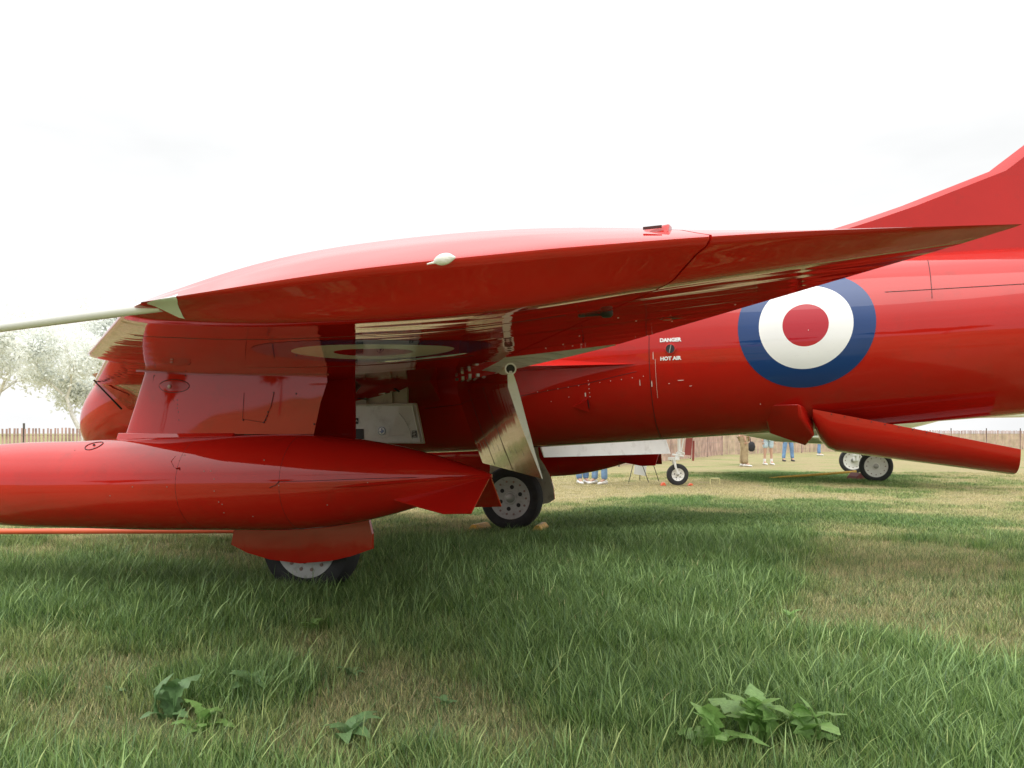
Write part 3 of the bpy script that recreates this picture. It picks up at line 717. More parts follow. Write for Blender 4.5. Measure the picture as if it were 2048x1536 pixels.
# door outline as seen behind the tank, in the plane of the door
DS = 2.33
dpx = [(500, 742), (706, 735), (708, 800), (708, 876), (722, 950), (738, 1042), (744, 1068), (744, 1098), (700, 1113), (660, 1122), (600, 1127), (540, 1119), (495, 1106), (462, 1089), (468, 1058), (482, 960), (492, 860)]
dpoly = [(U(x, y, DS)[0], U(x, y, DS)[2]) for x, y in dpx]
for sgn in (1, -1):
    def B(mb, *a, **k):
        if sgn < 0: mb.mirror()
        return mb.build(*a, **k)
    wheel(jet, (0, -2.134 * sgn, .37), .37, .19, .245, 'rim')
    mb = MB(); mb.tube([lv(-.02, 2.25, 1.55), lv(0, 2.25, .95)], .05, 18); mb.tube([lv(0, 2.26, .97), lv(0, 2.26, .37)], .038, 18); mb.tube([lv(0, 2.28, .37), lv(0, 2.10, .37)], .035, 14)
    gear = B(mb, 'gear_leg', M['metal'], jet)
    mb = MB(); mb.tube([lv(.06, 2.26, .95), lv(.20, 2.26, .72), lv(.05, 2.26, .45)], .018, 8); mb.tube([lv(-.1, 1.3, 1.5), lv(0, 2.2, 1.0)], .026, 10); B(mb, 'torque_link', M['metal'], gear)
    dq = dpoly if sgn > 0 else [(U(x, y, -DS)[0], U(x, y, -DS)[2]) for x, y in [(985, 872), (1074, 872), (1080, 915), (1090, 930), (1101, 950), (1108, 975), (1110, 998), (1098, 1006), (1060, 1012), (1000, 1010), (978, 996)]]
    mb = MB(); n = len(dq)
    # slightly curved panel: outer skin bows outboard toward the bottom
    def dp(a, z, off): return (a, -(DS + off), z)
    mb.add([dp(a, z, .0) for a, z in dq] + [dp(a, z, -.025) for a, z in dq], [tuple(range(n)), tuple(range(n, 2 * n))[::-1]] + [(i, (i + 1) % n, n + (i + 1) % n, n + i) for i in range(n)])
    mb.m[1] = 1
    door = B(mb, 'gear_leg_door', [M['red'], M['cream']], gear, smooth=0)
    if sgn > 0: door['label'] = 'red door over the top of the wheel'
    # inner door: white inside face, hanging at the belly
    mb = MB(); dc = [U(832, 806, .97), U(848, 887, .97), U(786, 885, .97)]; q = [(-1.0, dc[0][2]), (dc[0][0], dc[0][2]), (dc[1][0], dc[1][2]), (dc[2][0], dc[2][2]), (-.95, dc[2][2] - .02)]; DT = dc[0][2]
    n = len(q); mb.add([lv(a, .97, z) for a, z in q] + [lv(a, .94, z) for a, z in q], [tuple(range(n)), tuple(range(n, 2 * n))[::-1]] + [(i, (i + 1) % n, n + (i + 1) % n, n + i) for i in range(n)]); mb.m[1] = 1
    idoor = B(mb, 'inner_gear_door', [M['offwhite'], M['red']], jet, smooth=0, bevel=.004); idoor['label'] = 'door with a white inner face hanging at the belly'
    sD = lambda a, z, o_=.004: lv(a, .97 + o_, z)
    mb = MB(); mb.tube([sD(-1.0, DT - .01, .006), sD(dc[0][0], DT - .01, .006)], .011, 8); mb.tube([sD(dc[0][0] - .03, DT - .02, .006), sD(dc[1][0] - .03, dc[1][2] + .01, .006)], .006, 8); mb.tube([sD(-.9, dc[2][2] + .0, .006), sD(dc[1][0] - .01, dc[1][2] + .006, .006)], .006, 8)
    B(mb, 'stiffening_rib', M['offwhite'], idoor)
    mb = MB(); mb.tube([sD(*[U(x, y, .975)[i] for i in (0, 2)]) for x, y in [(797, 826), (808, 838), (818, 858), (824, 878)]], .003, 6); mb.tube([sD(*[U(x, y, .975)[i] for i in (0, 2)]) for x, y in [(762, 877), (785, 872), (808, 870)]], .003, 6); B(mb, 'bonding_cable', M['white'], idoor)
    if sgn > 0:
        # stickers
        sa_, _, sz_ = U(763.5, 862, .975)
        mb = MB(); mb.rev(sD(sa_, sz_, .004), [(0, -.001), (.035, -.001), (.035, .001), (0, .001)], 30); st = mb.build('state_sticker', M['blue'], idoor)
        mb = MB(); mb.rev(sD(sa_, sz_, .006), [(0, -.001), (.030, -.001), (.030, .001), (0, .001)], 30); mb.build('sticker_ground', M['white'], st)
        tx = [(-.004, .022), (.006, .022), (.006, .012), (.014, .009), (.022, .007), (.022, -.004), (.013, -.012), (.006, -.016), (.004, -.022), (-.003, -.020), (-.008, -.010), (-.014, -.012), (-.022, -.001), (-.004, .0)]
        mb = MB(); n = len(tx); c_ = sD(sa_, sz_, .008); mb.add([(c_[0] + x, c_[1], c_[2] + z) for x, z in tx], [tuple(range(n))[::-1]])
        mb.build('sticker_map', M['blue'], st, smooth=0, fixn=False)
        a_, _, z_ = U(708, 868, .975); mb = MB(); c_ = sD(a_ - .01, z_, .004); mb.box(c_, (.20, .004, .085)); mb.build('dark_placard', M['black'], idoor, smooth=0)
        a_, _, z_ = U(707, 842, .975); c_ = sD(a_, z_, .004); mb = MB(); mb.box(c_, (.085, .004, .05)); pq = mb.build('data_placard', M['black'], idoor, smooth=0)
        text('TA', .030, 'placard_lettering', M['white'], pq, lambda x, y, z: (c_[0] + .022 + x, c_[1] - .004 - z, c_[2] + y))
        a_, _, z_ = U(829, 868, .975); c_ = sD(a_, z_, .006); mb = MB(); mb.box(c_, (.038, .004, .055)); pq = mb.build('small_placard', M['black'], idoor, smooth=0)
        mb = MB()
        for i in range(4): mb.box((c_[0] + (.003 if i % 2 else -.003), c_[1] - .003, c_[2] + .018 - .012 * i), (.024, .002, .005))
        mb.build('placard_print', M['offwhite'], pq, smooth=0)
    # open wheel bay: cream wall with ribs
    mb = MB(); mb.box(lv(-.44, .93, 1.475), (1.2, .02, .27)); bay = B(mb, 'wheel_bay', M['cream'], jet, smooth=0)
    mb = MB()
    for a in (-.75, -.5, -.22, .02): mb.box(lv(a, .945, 1.47), (.02, .03, .24))
    mb.box(lv(-.4, .95, 1.575), (1.1, .03, .02)); B(mb, 'bay_rib', M['cream'], bay, smooth=0)
    mb = MB(); mb.box(lv(-.10, .95, 1.46), (.13, .02, .035)); B(mb, 'bay_box', M['olive'], bay, smooth=0)
    mb = MB(); mb.rev(lv(-.30, 1.05, 1.48), [(0, -.06), (.04, -.05), (.05, 0), (.04, .05), (0, .06)], 16); B(mb, 'accumulator', M['orange'], bay)
    mb = MB(); mb.tube([lv(-.6, .97, 1.42), lv(-.3, .98, 1.50), lv(.0, .97, 1.52), lv(.10, .97, 1.46)], .008, 6); mb.tube([lv(-.7, .98, 1.5), lv(-.45, .99, 1.44), lv(-.2, .98, 1.40)], .006, 6); B(mb, 'hydraulic_pipe', M['black'], bay)
# nose gear (behind the tank)
wheel(jet, (-2.0, 0, .27), .27, .15, .15, 'rim', 'nose_wheel')
mb = MB(); mb.tube([(-1.95, 0, 1.2), (-2.0, 0, .5)], .05, 14); mb.tube([(-2.0, -.1, .52), (-2.0, -.1, .27)], .03, 10); mb.tube([(-2.0, .1, .52), (-2.0, .1, .27)], .03, 10); mb.box((-2.0, 0, .52), (.07, .26, .06)); mb.build('nose_leg', M['metal'], jet)

# ventral air brake ---------------------------------------------------
mb = MB(); rings = []
for i in range(25):
    t = i / 24; a = 3.27 + 1.35 * t; top = 1.30 - .29 * t; wv = .47 - .03 * t; dep = .30 - .11 * t
    e = min(1, t / .10); dd_ = dep * (.35 + .65 * math.sqrt(e)) ; 
    _c = lambda q: math.copysign(abs(math.cos(q)) ** .55, math.cos(q)); ring = [(a, -wv * _c(q), top - dd_ * math.sin(q) ** .8) for q in [math.pi * k / 24 for k in range(25)]]
    ring += [(a, wv * .94 * _c(q), top - (dd_ - .03) * math.sin(q) ** .8 + .001) for q in [math.pi * k / 24 for k in range(25)]]
    rings.append(ring)
mb.loft(rings); brake = mb.build('air_brake', M['red'], jet, smooth=45); brake['label'] = 'belly air brake panel hanging partly open'
mb = MB()
for k in range(9): mb.rev((3.4 + .09 * k, -.474, 1.262 - .0195 * k), [(0, -.003), (.004, -.002), (.005, .002)], 8)
mb.build('brake_screws', M['black'], brake)['kind'] = 'stuff'
for sg in (1, -1):
    mb = MB(); vs = [(a, -s * sg, z) for a, s, z in [(2.90, .46, 1.335), (3.18, .56, 1.335), (3.18, .50, 1.24), (3.28, .42, 1.10), (3.22, .18, 1.02), (2.95, .25, 1.12), (3.26, .3, 1.30), (3.0, .35, 1.30)]]
    mb.add(vs, [(0, 1, 2), (0, 2, 3, 5), (5, 3, 4), (1, 6, 3, 2), (3, 6, 4), (0, 7, 6, 1), (5, 4, 6, 7), (0, 5, 7)])
    mb.build('brake_fairing', M['red'], jet, smooth=50, bevel=.012)

# ------------------------------------------------------------------ wheel chocks, orange pole
def chock(x, y, rz, label, L=.34, hgt=.10, m='yellow', grp=None, d_=.16):
    mb = MB(); prof = [(-d_ / 2, 0), (d_ / 2, 0), (d_ * .32, hgt * .55), (0.02, hgt), (-.02, hgt), (-d_ * .32, hgt * .55)]
    mb.prism(prof, (-L / 2, L / 2), lambda u, v, w_: (u, w_, v)); e = mb.build('wheel_chock', M[m], None, smooth=0, bevel=.008)
    e.location = (x, y, -.005); e.rotation_euler = (0, 0, rz); tag(e, label, 'wheel chock', grp)
    return e
SW = (G.x + 2.134 * LX.x, G.y + 2.134 * LX.y)
chock(SW[0] + .33, SW[1] - .12, YAW + .1, 'yellow chock on the right side of the far main wheel', .40, .085)
chock(SW[0] - .37, SW[1] + .08, YAW - .1, 'pale yellow chock on the left side of the far main wheel', .34, .07)
x0, y0 = ground(100, 1063, .15)
mb = MB(); mb.tube([(-2.1, y0 + .10, .15), (-5.5, y0 - .02, .15)], .028, 12); mb.tube([(-2.1, y0 + .1, .15), (-2.0, y0 + .1, .10)], .02, 8)
pole = mb.build('tow_bar', M['orange']); tag(pole, 'long orange tow bar lying behind the red tank', 'tow bar')

# ------------------------------------------------------------------ the jet parked behind
M['jw'] = mat('pale_green_jet_paint', (.62, .68, .56), .3, coat=.6, var=.04)
M['jr'] = mat('brown_red_door_paint', (.30, .06, .05), .4, var=.1)
M['strut'] = mat('strut_white_paint', (.75, .75, .72), .35, var=.05)
NX, NY = (1355 - CX) / F * 18.3, 18.3
j2 = empty('parked_jet', (NX, NY, 0), math.atan2(2.6, 5.3))
tag(j2, 'pale green jet on white wheels parked beyond the red one', 'jet aircraft')
mb = MB(); rings = []
for a, zc, r in [(-2.6, 1.75, .05), (-2.3, 1.75, .22), (-1.6, 1.78, .40), (-.6, 1.82, .52), (.6, 1.84, .60), (2, 1.72, .68), (2.8, 1.62, .70), (4.2, 1.55, .70), (5.5, 1.62, .66), (7.5, 1.8, .52), (9, 1.9, .35)]:
    rings.append([(a, r * math.cos(q), zc + r * math.sin(q)) for q in [2 * math.pi * k / 28 for k in range(28)]])
mb.loft(rings); mb.build('fuselage', M['jw'], j2)
mb = MB(); rings = []
for a, zc, r in [(2.6, 1.03, .02), (3.0, 1.01, .10), (3.8, .96, .15), (5.6, .95, .16)]:
    rings.append([(a, -1.2 + r * 2 * math.cos(q), zc + r * .8 * math.sin(q)) for q in [2 * math.pi * k / 20 for k in range(20)]])
mb.loft(rings); mb.build('belly_fairing', M['jw'], j2)
mb = MB(); mb.tube([(2.7, -1.36, 1.0), (3.8, -1.50, .90), (4.6, -1.50, .87)], .02, 8); mb.build('cheat_line', M['jr'], j2)
mb = MB(); mb.box((4.35, -1.5, .89), (.09, .06, .1)); mb.box((5.0, -1.5, .88), (.05, .05, .06)); mb.build('drain_mast', M['black'], j2, smooth=0)
for sg in (-1, 1):
    mb = MB(); mb.prism([(2.2, .3), (3.6, 4.6), (5.0, 4.6), (5.4, .3)], (1.42, 1.50), lambda u, v, w_: (u, sg * v, w_)); mb.build('wing', M['jw'], j2, smooth=0, bevel=.03)
mb = MB(); mb.prism([(7.2, 2.0), (8.6, 3.1), (9.4, 3.1), (9.2, 1.9)], (-.04, .04), lambda u, v, w_: (u, w_, v)); mb.build('tail_fin', M['jw'], j2, smooth=0)
# nose gear
nw = wheel(j2, (0, 0, .232), .232, .13, .135, 'rimw', 'nose_wheel', holes=5, bolts=10); nw.rotation_euler = (0, 0, -math.atan2(2.6, 5.3))
mb = MB(); rz_ = -math.atan2(2.6, 5.3); Rm = Matrix.Rotation(rz_, 3, 'Z')
def rp(x, y, z): v = Rm @ Vector((x, y, z)); return (v.x, v.y, v.z)
mb.tube([rp(-.01, -.09, .24), rp(-.06, -.09, .40), rp(-.09, -.08, .56)], [.02, .024, .03], 8); mb.tube([rp(-.01, .09, .24), rp(-.09, .08, .56)], .024, 8)
mb.box(rp(-.08, 0, .57), (.12, .24, .06)); mb.tube([rp(-.02, 0, .56), rp(.05, 0, .72)], .05, 10); mb.tube([rp(.04, 0, .66), rp(.02, 0, 1.4)], .034, 12)
mb.tube([rp(.08, 0, .72), rp(.20, 0, 1.35)], .014, 8); mb.box(rp(.06, 0, .68), (.16, .10, .05)); mb.tube([rp(-.12, -.04, .66), rp(.12, -.05, .62)], .02, 8); mb.tube([rp(.0, -.05, .75), rp(.14, -.05, .68)], .012, 8)
mb.build('nose_leg', M['strut'], j2)
mb = MB(); mb.box(rp(.27, .1, .97), (.14, .02, .66), M=Matrix.Rotation(rz_, 3, 'Z') @ Matrix.Rotation(.10, 3, 'Y')); mb.tube([rp(.37, .12, .95), rp(.36, .12, .52)], .022, 8); mb.build('nose_gear_door', M['jr'], j2, smooth=0)
# main gear: world positions back to local
inv = Matrix.Rotation(-math.atan2(2.6, 5.3), 3, 'Z')
def w2l(x, y, z): return tuple(inv @ Vector((x - NX, y - NY, z)))
for (px, Yw, nm) in [(1752, 19.6, 0), (1706, 23.6, 1)]:
    x = (px - CX) / F * Yw; c_ = w2l(x, Yw, .36)
    wh = wheel(j2, c_, .36, .20, .25, 'rimw', 'main_wheel', holes=0, bolts=12); wh.rotation_euler = (0, 0, -math.atan2(2.6, 5.3) - .38)
    mb = MB(); q_ = w2l(x + .02, Yw + (.2 if nm == 0 else -.2), 0); mb.tube([(q_[0], q_[1], .36), (q_[0], q_[1], 1.45)], .05, 12); mb.tube([(c_[0], c_[1], .36), (q_[0], q_[1], .36)], .04, 10)
    mb.tube([(q_[0] - .12, q_[1], .40), (q_[0] - .02, q_[1], .9)], .02, 8); mb.box((q_[0] - .08, q_[1], .62), (.10, .06, .25)); mb.build('main_leg', M['strut'], j2)
chock(NX - .30, NY + .02, 0, 'small orange chock left of the white nose wheel', .14, .07, 'orange', d_=.12)
chock(NX + .28, NY + .02, 0, 'small orange chock right of the white nose wheel', .14, .05, 'orange', d_=.12)
M['cred'] = mat('dark_red_chock_paint', (.18, .03, .025), .6)
chock((1713 - CX) / F * 20.6, 20.6, .3, 'dark red chock against the white main wheel at right', .35, .17, 'cred', d_=.34)
# yellow tow bar and hoop
xa, ya = ground(1556, 955, .04); xb, yb = ground(1712, 943, .16)
mb = MB(); mb.tube([(xa, ya, .04), (xb, yb, .16)], .030, 10); mb.tube([(xa, ya, .04), (xa - .25, ya - .1, .03)], .02, 8); tb = mb.build('tow_bar', M['yellow']); tag(tb, 'yellow tow bar lying on the grass beside the white wheels', 'tow bar')
M['hoop'] = mat('pale_yellow_hoop_paint', (.75, .70, .35), .4)
xa, ya = ground(1430, 968, 0)
mb = MB(); mb.tube([(xa - .105, ya, -.02), (xa - .105, ya, .10), (xa - .09, ya, .125), (xa + .09, ya, .125), (xa + .105, ya, .10), (xa + .105, ya, -.02)], .010, 8); hp = mb.build('tie_down_hoop', M['hoop']); tag(hp, 'small pale yellow hoop standing in the grass', 'hoop')

# ------------------------------------------------------------------ easel
M['wire'] = mat('black_easel_wire', (.03, .03, .03), .5); M['board'] = mat('white_board', (.78, .80, .80), .5, var=.03)
ex, ey = ground(1285, 963)
es = empty('display_easel', (ex, ey, 0)); tag(es, 'white display board propped on a thin black folding easel', 'easel')
def ez(px, py, Yv): return ((px - CX) / F * Yv - ex, Yv - ey, H + (CY - py) * Yv / F)
for (p, q, Yt, Yb) in [((1270, 915), (1257, 963), 19.5, 19.4), ((1281, 920), (1298, 964), 19.4, 19.3), ((1278, 915), (1280, 960), 19.7, 20.1), ((1302, 915), (1318, 960), 19.6, 19.9)]:
    a_, b_ = Vector(ez(*p, Yt)), Vector(ez(*q, Yb)); b_.z = -.01; mb = MB(); top = a_ + (a_ - b_) * .75; mb.tube([top, b_], .009, 6); mb.build('leg', M['wire'], es)
mb = MB(); P = [ez(*q, 19.45) for q in [(1268, 948), (1291, 952), (1296, 908), (1273, 902)]]; P2 = [(x, y + .03, z) for x, y, z in P]
mb.add(P + P2, [(0, 1, 2, 3), (7, 6, 5, 4), (0, 4, 5, 1), (1, 5, 6, 2), (2, 6, 7, 3), (3, 7, 4, 0)]); mb.build('board', M['board'], es, smooth=0)

# ------------------------------------------------------------------ slatted snow fence
M['slat'] = mat('weathered_fence_slat', (.44, .29, .25), .8, var=.35, vscale=3); M['post'] = mat('steel_post', (.10, .09, .08), .6); M['wirem'] = mat('fence_wire', (.25, .22, .2), .5)
fence = empty('snow_fence', (0, 0, 0)); tag(fence, 'pinkish brown slatted snow fence running behind the people', 'fence')
fl = [(-30, 24), (-4, 26), (4.2, 28.3), (11.4, 42.5), (20, 50), (40, 58)]
slots = MB(); posts = []; wires = []
for i in range(len(fl) - 1):
    p, q = Vector((*fl[i], 0)), Vector((*fl[i + 1], 0)); d_ = q - p; L = d_.length; n_ = int(L / .105); ang = math.atan2(d_.y, d_.x)
    for k in range(n_):
        c_ = p + d_ * (k + .5) / n_; hgt = 1.22 + rnd.uniform(-.02, .02); Mx = Matrix.Rotation(ang, 3, 'Z') @ Matrix.Rotation(rnd.gauss(0, .02), 3, 'Y')
        slots.box((c_.x, c_.y, hgt / 2 + .03), (.052 + rnd.uniform(-.01, .012), .01, hgt), M=Mx)
    for k in range(int(L / 3)): c_ = p + d_ * (k / int(L / 3)); posts.append((c_.x, c_.y + .04))
    for z in (.25, .65, 1.05): wires.append(((p.x, p.y - .012, z), (q.x, q.y - .012, z)))
ob = slots.build('slats', M['slat'], fence, smooth=0, fixn=False); ob['kind'] = 'stuff'
for x, y in posts:
    mb = MB(); mb.box((x, y, .7), (.045, .045, 1.4)); mb.build('post', M['post'], fence, smooth=0)
mb = MB()
for a_, b_ in wires: mb.tube([a_, b_], .004, 4)
mb.build('wire', M['wirem'], fence)

# ------------------------------------------------------------------ people
M['skin'] = mat('skin', (.55, .33, .24), .5); M['hair'] = mat('brown_hair', (.05, .03, .02), .6)
def cloth(n, c_): return mat(n, c_, .85, var=.22, vscale=9, bump=.6, bscale=18, bdist=.02)
M['jean'] = cloth('blue_denim', (.16, .28, .48)); M['jean2'] = cloth('pale_denim', (.20, .33, .52)); M['khaki'] = cloth('khaki_cotton', (.36, .27, .16)); M['dark'] = cloth('dark_cotton', (.03, .03, .035))
M['shorts'] = cloth('pale_blue_cotton', (.48, .60, .68)); M['shirt'] = cloth('white_cotton', (.7, .7, .68)); M['shoe'] = mat('white_trainer', (.75, .73, .70), .5); M['shoeb'] = mat('black_shoe', (.02, .02, .02), .5); M['sock'] = mat('white_sock', (.8, .8, .78), .9)
def skin_obj(name, verts, edges, radii, m, parent, lev=2):
    me = bpy.data.meshes.new(name); bm = bmesh.new(); sk = bm.verts.layers.skin.verify(); vs = []
    for p, r in zip(verts, radii):
        v = bm.verts.new(p); v[sk].radius = (r, r) if not isinstance(r, tuple) else r; vs.append(v)
    vs[0][sk].use_root = True
    for a, b in edges: bm.edges.new((vs[a], vs[b]))
    bm.to_mesh(me); bm.free(); me.materials.append(m)
    o = bpy.data.objects.new(name, me); col.objects.link(o); o.parent = parent
    s = o.modifiers.new('skin', 'SKIN'); s.use_smooth_shade = True; o.modifiers.new('sub', 'SUBSURF').render_levels = lev; o.modifiers['sub'].levels = 1
    return o
def person(x, y, rz, label, pants, shoe, stance=.12, step=0.0, shorts=False, sock=None, shirt='shirt', bag=False, hgt=1.0, group=None, baggy=1.0):
    e = empty('person', (x, y, 0), rz); e.scale = (hgt,) * 3; tag(e, label, 'person', group)
    hipz, kz, az = .93, .50, .09
    def leg(sd):
        f = step * sd; return [(sd * .09, 0, .88), (sd * (.09 + (stance - .09) * .6), f * .6 - .015, kz), (sd * stance, f, az + .02)]
    V = [(0, 0, 1.0)]; Ed = []; Ra = [(.15, .10)]
    V += [(0, 0, 1.15), (0, -.005, 1.32), (0, 0, 1.46), (0, -.01, 1.55)]; Ed += [(0, 1), (1, 2), (2, 3), (3, 4)]; Ra += [(.135, .09), (.165, .11), (.09, .07), (.05, .055)]
    V += [(0, -.015, 1.63), (0, -.02, 1.71)]; Ed += [(4, 5), (5, 6)]; Ra += [(.068, .085), (.06, .075)]
    for sd in (-1, 1):
        b = len(V); V += [(sd * .17, 0, 1.42), (sd * .22, .02, 1.13), (sd * .23, -.05, .90), (sd * .23, -.07, .80)]; Ed += [(3, b), (b, b + 1), (b + 1, b + 2), (b + 2, b + 3)]; Ra += [.055, .043, .032, .028]
        Lg = leg(sd); b = len(V); V += Lg; Ed += [(0, b), (b, b + 1), (b + 1, b + 2)]; Ra += [.085, .052, .038]
        b2 = len(V); V += [(sd * stance, step * sd - .13, .045)]; Ed += [(b + 2, b2)]; Ra += [.03]
    skin_obj('body', V, Ed, Ra, M['skin'], e)
    # fingers
    for sd in (-1, 1):
        fv, fe, frr = [(sd * .23, -.07, .80)], [], [.026]
        for k in range(4):
            b = len(fv); fv += [(sd * .232, -.10 + .02 * k, .745), (sd * .225, -.105 + .02 * k, .70 + .006 * abs(k - 1))]; fe += [(0, b), (b, b + 1)]; frr += [.009, .008]
        b = len(fv); fv += [(sd * .215, -.115, .765), (sd * .21, -.125, .735)]; fe += [(0, b), (b, b + 1)]; frr += [.011, .009]
        skin_obj('hand', fv, fe, frr, M['skin'], e, 1)
    mb = MB(); mb.rev((0, -.015, 1.69), [(0, .125), (.07, .10), (.098, .05), (.10, 0), (.085, -.04)], 18, axis='z'); mb.build('hair', M['hair'], e)
    mb = MB(); mb.rev((0, -.10, 1.65), [(0, -.012), (.012, 0), (0, .03)], 8, axis='z'); mb.build('nose', M['skin'], e)
    mb = MB()
    for sd in (-1, 1): mb.rev((sd * .03, -.094, 1.68), [(0, -.008), (.009, 0), (0, .008)], 8, axis='z')
    mb.build('eyes', M['dark'], e)
    # shirt
    V = [(0, 0, .97), (0, 0, 1.15), (0, -.005, 1.32), (0, 0, 1.45)]; Ed = [(0, 1), (1, 2), (2, 3)]; Ra = [(.175, .125), (.16, .115), (.185, .13), (.10, .08)]
    for sd in (-1, 1):
        b = len(V); V += [(sd * .18, 0, 1.41), (sd * .225, .02, 1.18)]; Ed += [(3, b), (b, b + 1)]; Ra += [.075, .068]
    skin_obj('shirt', V, Ed, Ra, M[shirt], e)
    V = [(0, 0, 1.0)]; Ed = []; Ra = [(.165, .12)]
    for sd in (-1, 1):
        Lg = leg(sd); b = len(V)
        if shorts:
            kk = Vector(Lg[0]).lerp(Vector(Lg[1]), .86); V += [Lg[0], tuple(kk)]; Ed += [(0, b), (b, b + 1)]; Ra += [.115, .092]
        else:
            mids = Vector(Lg[1]).lerp(Vector(Lg[2]), .5); V += [Lg[0], Lg[1], (mids.x, mids.y + .012, mids.z), (Lg[2][0], Lg[2][1], .085)]; Ed += [(0, b), (b, b + 1), (b + 1, b + 2), (b + 2, b + 3)]; Ra += [.108 * baggy, .080 * baggy, .072 * baggy, .074 * baggy]
    skin_obj('shorts' if shorts else 'trousers', V, Ed, Ra, M[pants], e)
    for sd in (-1, 1):
        cx_, cy_ = sd * stance, step * sd
        if sock: mb = MB(); mb.rev((cx_, cy_, .06), [(.045, 0), (.046, .06), (.052, .15), (.0, .155)], 14, axis='z'); mb.build('sock', M[sock], e)
        mb = MB(); rings = []
        for yy, wv, hh in [(.08, .028, .05), (.06, .042, .085), (0, .046, .095), (-.07, .048, .07), (-.14, .050, .055), (-.18, .040, .045), (-.205, .018, .03)]:
            rings.append([(cx_ + wv * math.cos(q) + sd * .0, cy_ + yy, max(0.0, .5 * hh + .5 * hh * math.sin(q) + .0)) for q in [2 * math.pi * k / 14 for k in range(14)]])
        mb.loft(rings); mb.build('shoe', M[shoe], e)
    if bag:
        pass
    return e
def gp(px, py): return ground(px, py)
x, y = gp(1165, 967); person(x, y, .3, 'person in blue jeans and white trainers, left of the standing pair', 'jean', 'shoe', .10, .05)
x, y = gp(1199, 968); person(x, y, -.9, 'person in blue jeans and white trainers, right of the standing pair', 'jean2', 'shoe', .13, .02)
x, y = gp(1488, 933); person(x, y, 1.2, 'person in baggy khaki trousers standing on the grass', 'khaki', 'shoe', .12, .06, hgt=1.04, baggy=1.35)
x, y = gp(1497, 931.0); person(x + .05, y + .7, .5, 'person in dark trousers half hidden behind the khaki trousers', 'dark', 'shoe', .07, .06)
x, y = gp(1536, 929.5); person(x, y, .15, 'person in pale blue shorts and white socks', 'shorts', 'shoe', .13, .0, shorts=True, sock='sock')
x, y = gp(1576, 922.5); person(x, y, 0, 'person in blue jeans and black shoes, left of the right-hand jeans wearer', 'jean', 'shoeb', .17, .0, hgt=1.02)
x, y = gp(1638, 911); person(x, y, .9, 'distant person in blue jeans and white shoes just left of the air brake', 'jean', 'shoe', .10, .05)
x, y = gp(1503, 932); Yb = y + .35
mb = MB(); cx_, cz_ = (1503 - CX) / F * Yb, H + (CY - 893) * Yb / F
rings = []
for t, wv in [(-.17, .05), (-.12, .11), (0, .13), (.12, .10), (.17, .03)]: rings.append([(cx_ + wv * math.cos(q), Yb + wv * .5 * math.sin(q), cz_ + t) for q in [2 * math.pi * k / 14 for k in range(14)]])
mb.loft(rings); mb.tube([(cx_ - .03, Yb, cz_ + .15), (cx_ - .08, Yb, cz_ + .55)], .012, 6); bg_ = mb.build('shoulder_bag', M['dark']); tag(bg_, 'black shoulder bag hanging beside the khaki trousers', 'bag')

# ------------------------------------------------------------------ ground
rg = np.random.RandomState(5)
LUSH = [(300, 1170, .55, 1), (420, 1210, .5, 1), (330, 1280, .40, .8), (560, 1230, .40, .7), (880, 1110, .9, .8), (1000, 1180, .6, .7), (1150, 1150, .7, 1), (1330, 1170, .7, 1), (1120, 1230, .5, 1), (1420, 1200, .55, .9), (1230, 1080, 1.0, 1), (1420, 1060, 1.2, 1), (1560, 1075, .8, .8), (1300, 1035, 1.2, .9), (1600, 1020, 1.3, .8), (1120, 1310, .40, .7), (1320, 1300, .35, .6), (1200, 1440, .30, .8), (1500, 1440, .35, .8), (1700, 1440, .28, .8), (440, 1400, .28, .9), (560, 1400, .2, .8), (860, 1170, .4, .6), (700, 1190, .3, .4), (1430, 1130, .5, .7), (210, 1180, .5, .8), (1900, 1440, .3, .6), (60, 1250, .6, .6), (1380, 1000, 1.4, .6), (1700, 985, 2.0, .45), (1550, 952, 3, .6), (1700, 955, 3, .6)]
DRY = [(760, 1400, .38, 1), (640, 1300, .25, .7), (880, 1440, .30, 1), (240, 1360, .25, .8), (300, 1490, .3, 1), (1650, 1240, .55, 1), (1750, 1170, .7, .9), (1150, 975, 2.5, .8), (1500, 985, 2.0, .5), (1820, 1130, 1.0, .8), (180, 1110, .6, .5), (1720, 1095, .8, .9), (1000, 1490, .25, .8), (1330, 1330, .2, .3), (1080, 1390, .15, .5), (1900, 1250, .8, .8), (150, 1440, .3, .8), (560, 1490, .3, .6), (1700, 1350, .3, .4), (950, 1000, 1.5, .6), (700, 1130, .3, .3)]
def blobs(X, Y, arr):
    v = np.zeros_like(X)
    for px, py, r, k in arr:
        gx, gy = ground(px, py); v += k * np.exp(-((X - gx) ** 2 + ((Y - gy) / 1.25) ** 2) / (2 * (r * .6) ** 2))
    return v
_g = rg.rand(64, 64)
def vnoise(X, Y, s, o=0):
    x, y = X / s + 17.3 + o, Y / s + 9.1 + o; xi, yi = np.floor(x).astype(int), np.floor(y).astype(int); fx, fy = x - xi, y - yi; fx = fx * fx * (3 - 2 * fx); fy = fy * fy * (3 - 2 * fy)
    g = lambda a, b: _g[a % 64, b % 64]
    return (g(xi, yi) * (1 - fx) + g(xi + 1, yi) * fx) * (1 - fy) + (g(xi, yi + 1) * (1 - fx) + g(xi + 1, yi + 1) * fx) * fy
